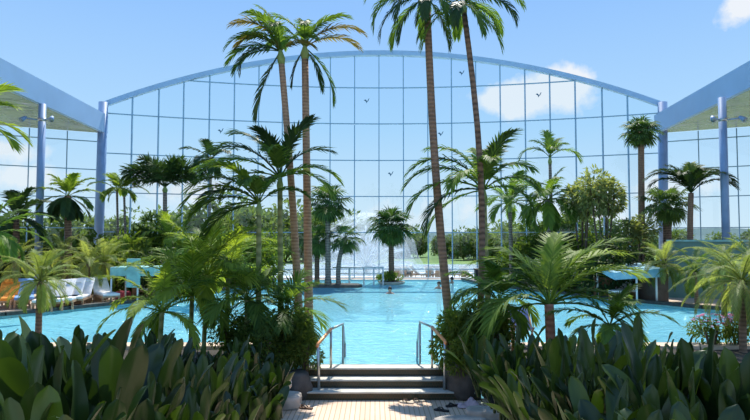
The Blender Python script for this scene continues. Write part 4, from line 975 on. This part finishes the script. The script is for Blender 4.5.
# ---- turquoise canopy with its box-shaped sign panel
tc_ = empty('turquoise_canopy', G(133, 24.6)); tag(tc_, 'turquoise flat canopy on thin white posts above the loungers', 'canopy')
zc = P(0, 271, 24.6).z
MB().box((-.75, -.5, zc - .18), (1.0, 1.0, zc + .18)).build('roof_panel', M['turquoise'], tc_, bevel=.04)
MB().box((-.04, -.62, zc - .62), (.48, -.51, zc + .52)).build('front_panel', M['turquoise'], tc_, bevel=.02)
for x, y in ((-.70, -.45), (.35, -.45), (-.70, .95), (.95, .95)):
    MB().tube([(x, y, 0), (x, y, zc - .17)], .035, 8).build('post', M['white_paint'], tc_)
MB().box((-.45, 1.0, 0), (-.25, 1.12, zc - .18)).build('back_post', M['wood'], tc_); MB().box((.2, 1.0, 0), (.4, 1.12, zc - .18)).build('back_post', M['wood'], tc_)
# ---- blue canopy with posts and dark side panel
bc = empty('blue_canopy', G(634, 24.4)); tag(bc, 'sloping blue awning on posts with a dark side panel over the wooden loungers', 'canopy')
zc = P(0, 273, 24.4).z
c = MB(); c.v = [Vector(p) for p in ((-1.0, -.6, zc + .05), (.95, -.6, zc + .22), (.95, 1.6, zc + .35), (-1.0, 1.6, zc + .18), (-1.0, -.6, zc - .24), (.95, -.6, zc - .12), (.95, 1.6, zc + .27), (-1.0, 1.6, zc + .1))]
c.f = [(0, 1, 2, 3), (7, 6, 5, 4), (4, 5, 1, 0), (5, 6, 2, 1), (6, 7, 3, 2), (7, 4, 0, 3)]
c.build('awning', M['blue_canvas'], bc)
for x, y in ((-.10, -.52), (.68, -.52), (-.9, 1.5), (.9, 1.5)): MB().tube([(x, y, 0), (x, y, zc - .1)], .04, 8).build('post', M['white_paint'], bc)
MB().box((.72, -.3, 0), (1.25, 1.6, zc - .02)).build('side_panel', M['panel_brown'], bc)
MB().box((-1.0, 1.6, 0), (.9, 1.68, .9)).build('back_panel', M['wood'], bc)
# ---- teal wall
ga, gb = G(668, 26.5), G(752, 25.6)
structure(MB().bar(ga + Vector((0, 0, 1.22)), gb + Vector((0, 0, 1.22)), .2, 2.44), 'wall_side', M['teal_wall'], 'teal partition wall behind the pygmy date palms')
structure(MB().bar(ga + Vector((0, 0, 2.47)), gb + Vector((0, 0, 2.47)), .32, .08), 'trim_3', M['turquoise'], 'pale cap on the teal wall')
# ---- lilac chair and wooden post at the pool edge
ch = empty('beach_chair', G(521, 13.95, 0.12)); tag(ch, 'folding chair with a lilac sling standing at the pool edge', 'chair')
for x in (-.24, .24):
    MB().tube([(x, -.3, 0), (x, .28, .78)], .018, 8).build('frame', M['wood_pale'], ch); MB().tube([(x, .3, 0), (x, -.25, .42)], .018, 8).build('leg', M['wood_pale'], ch)
MB().bar((0, -.22, .40), (0, .12, .30), .46, .03).build('seat', M['lilac_cloth'], ch); MB().bar((0, .02, .34), (0, .30, .82), .46, .03).build('backrest', M['lilac_cloth'], ch)
wp = MB().tube([(0, 0, -.08), (0, 0, .62), (0, 0, .66)], [.045, .04, .03], 10); tag(wp.build('wooden_post', M['wood_pale'], None, G(513.5, 13.2, 0.06)), 'short wooden post in front of the lilac chair', 'post')

# ------------------------------------------------------------------ swimmers
def swimmer(px, d, rz, label, skin=M['skin'], zoff=0.0):
    g = G(px, d, -1.4 + zoff); root = empty('person', g, rz); tag(root, label, 'person')
    # standing on the pool floor, arms spread in the water
    vs = [(0, 0, .80), (0, 0, 1.0), (0, .0, 1.2), (0, 0, 1.36), (0, 0.005, 1.42), (0, .01, 1.50), (0, .015, 1.58), (0, .01, 1.645),
          (.10, 0, .78), (.11, .02, .42), (.11, -.02, .06), (.11, .12, .02), (-.10, 0, .78), (-.11, .02, .42), (-.11, -.02, .06), (-.11, .12, .02),
          (.17, 0, 1.33), (.34, .08, 1.22), (.42, .30, 1.20), (.42, .38, 1.20), (-.17, 0, 1.33), (-.34, .08, 1.22), (-.42, .30, 1.20), (-.42, .38, 1.20)]
    es = [(0, 1), (1, 2), (2, 3), (3, 4), (4, 5), (5, 6), (6, 7), (0, 8), (8, 9), (9, 10), (10, 11), (0, 12), (12, 13), (13, 14), (14, 15), (3, 16), (16, 17), (17, 18), (18, 19), (3, 20), (20, 21), (21, 22), (22, 23)]
    rs = [.13, .13, .15, .10, .055, .085, .095, .06, .085, .06, .045, .03, .085, .06, .045, .03, .065, .045, .035, .025, .065, .045, .035, .025]
    me = bpy.data.meshes.new('body'); me.from_pydata(vs, es, []); me.update()
    o = bpy.data.objects.new('body', me); COL.objects.link(o); o.parent = root; me.materials.append(skin)
    sk = o.modifiers.new('skin', 'SKIN'); me.skin_vertices.new() if not me.skin_vertices else None
    for i, q in enumerate(rs): me.skin_vertices[0].data[i].radius = (q, q * .85)
    me.skin_vertices[0].data[0].use_root = True
    ss = o.modifiers.new('smooth', 'SUBSURF'); ss.levels = 2; ss.render_levels = 2
    hm = MB()
    for j in range(8):
        e = -0.1 + (math.pi / 2 + .1) * j / 7
        for i in range(16):
            t = 2 * math.pi * i / 16; q = .108; lowr = 1 if math.sin(t) < .3 else 0
            z = 1.575 + math.sin(e) * q * 1.05 if not (j == 0 and lowr) else 1.50
            hm.v.append(Vector((math.cos(t) * math.cos(e) * q * .88, math.sin(t) * math.cos(e) * q - .012, z)))
    for j in range(7):
        for i in range(16): hm.f.append((j*16 + i, j*16 + (i+1) % 16, (j+1)*16 + (i+1) % 16, (j+1)*16 + i))
    hm.smooth = True; hm.build('hair', M['hair'], root)
    fc = MB(); fc.tube([(0, .09, 1.57), (0, .125, 1.545), (0, .10, 1.535)], [.012, .018, .012], 6); fc.build('nose', skin, root)
swimmer(390, 29.4, 3.0, 'dark-haired swimmer up to the neck in the middle of the pool', zoff=-.03)
swimmer(439, 32.4, 2.2, 'swimmer with bare shoulders next to the leaning trunk, nearer of two', zoff=.02)
swimmer(452, 36.4, 1.0, 'swimmer far back by the glass between the two tall trunks', zoff=.02)

# ------------------------------------------------------------------ sky, sun, camera
wd = bpy.data.worlds.new('sky'); sc.world = wd; wd.use_nodes = True; nt = wd.node_tree; nt.nodes.clear(); L = nt.links.new
out = N(nt, 'ShaderNodeOutputWorld'); bg = N(nt, 'ShaderNodeBackground'); bg.inputs['Strength'].default_value = 1.0
tc = N(nt, 'ShaderNodeTexCoord'); sx = N(nt, 'ShaderNodeSeparateXYZ'); L(tc.outputs['Generated'], sx.inputs[0])
rp = ramp(nt, [(0.0, (0.72, 0.87, 0.97)), (0.06, (0.64, 0.83, 0.98)), (0.18, (0.44, 0.71, 1.0)), (0.36, (0.30, 0.56, 1.0)), (1.0, (0.16, 0.36, 0.85))])
L(sx.outputs['Z'], rp.inputs['Fac'])
no = N(nt, 'ShaderNodeTexNoise'); no.inputs['Scale'].default_value = 16; no.inputs['Detail'].default_value = 8; no.inputs['Roughness'].default_value = .6
L(tc.outputs['Generated'], no.inputs['Vector'])
cur = None
for px, py, a, b, s in ((520, 98, 50, 24, 1.7), (560, 90, 40, 27, 1.7), (745, 8, 26, 20, 1.0), (0, 150, 42, 14, .9), (18, 178, 70, 16, .8), (660, 186, 60, 20, .85), (175, 190, 90, 22, .6), (600, 210, 120, 20, .6), (430, 215, 130, 22, .5), (300, 225, 120, 18, .5)):
    c = (P(px, py, 10) - Vector((0, 0, EYE))).normalized()
    v = N(nt, 'ShaderNodeVectorMath', operation='SUBTRACT'); v.inputs[1].default_value = c; L(tc.outputs['Generated'], v.inputs[0])
    v2 = N(nt, 'ShaderNodeVectorMath', operation='MULTIPLY'); v2.inputs[1].default_value = (F / a, F / a, F / b); L(v.outputs[0], v2.inputs[0])
    ln = N(nt, 'ShaderNodeVectorMath', operation='LENGTH'); L(v2.outputs[0], ln.inputs[0])
    q = N(nt, 'ShaderNodeMath', operation='SUBTRACT'); q.inputs[0].default_value = 1.0; L(ln.outputs['Value'], q.inputs[1])
    q2 = N(nt, 'ShaderNodeMath', operation='MULTIPLY'); q2.inputs[1].default_value = s; L(q.outputs[0], q2.inputs[0])
    q3 = N(nt, 'ShaderNodeMath', operation='MAXIMUM'); q3.inputs[1].default_value = -.6; L(q2.outputs[0], q3.inputs[0])
    if cur is None: cur = q3
    else:
        mxm = N(nt, 'ShaderNodeMath', operation='MAXIMUM'); L(cur.outputs[0], mxm.inputs[0]); L(q3.outputs[0], mxm.inputs[1]); cur = mxm
nn_ = N(nt, 'ShaderNodeMath', operation='MULTIPLY_ADD'); L(no.outputs['Fac'], nn_.inputs[0]); nn_.inputs[1].default_value = 2.4; nn_.inputs[2].default_value = -1.25
sm = N(nt, 'ShaderNodeMath', operation='ADD'); L(cur.outputs[0], sm.inputs[0]); L(nn_.outputs[0], sm.inputs[1])
cr = ramp(nt, [(0.12, (0, 0, 0)), (0.62, (.92, .92, .92))]); L(sm.outputs[0], cr.inputs['Fac'])
mxc = N(nt, 'ShaderNodeMixRGB'); L(cr.outputs['Color'], mxc.inputs['Fac']); L(rp.outputs['Color'], mxc.inputs['Color1']); mxc.inputs['Color2'].default_value = (.90, .93, .97, 1)
L(mxc.outputs['Color'], bg.inputs['Color']); L(bg.outputs[0], out.inputs['Surface'])

sd = bpy.data.lights.new('sun', 'SUN'); sd.energy = 6.4; sd.angle = R(0.53); sd.color = (1.0, 0.95, 0.86)
so = bpy.data.objects.new('sun', sd); COL.objects.link(so); so.location = (20, 30, 60)
tosun = Vector((0.07, 0.54, 0.83)).normalized(); so.rotation_euler = tosun.to_track_quat('Z', 'Y').to_euler()

cd = bpy.data.cameras.new('camera'); cd.sensor_width = 36; cd.lens = F / 750 * 36; cd.clip_start = .05; cd.clip_end = 4000
co = bpy.data.objects.new('camera', cd); COL.objects.link(co); co.location = (0, 0, EYE); co.rotation_euler = (R(90) + PITCH, 0, 0)
sc.camera = co
sc.view_settings.view_transform = 'Standard'; sc.view_settings.look = 'None'; sc.view_settings.gamma = 1; sc.view_settings.exposure = 0.0
sc.view_settings.use_curve_mapping = False
sc.cycles.transparent_max_bounces = 24; sc.cycles.max_bounces = 8
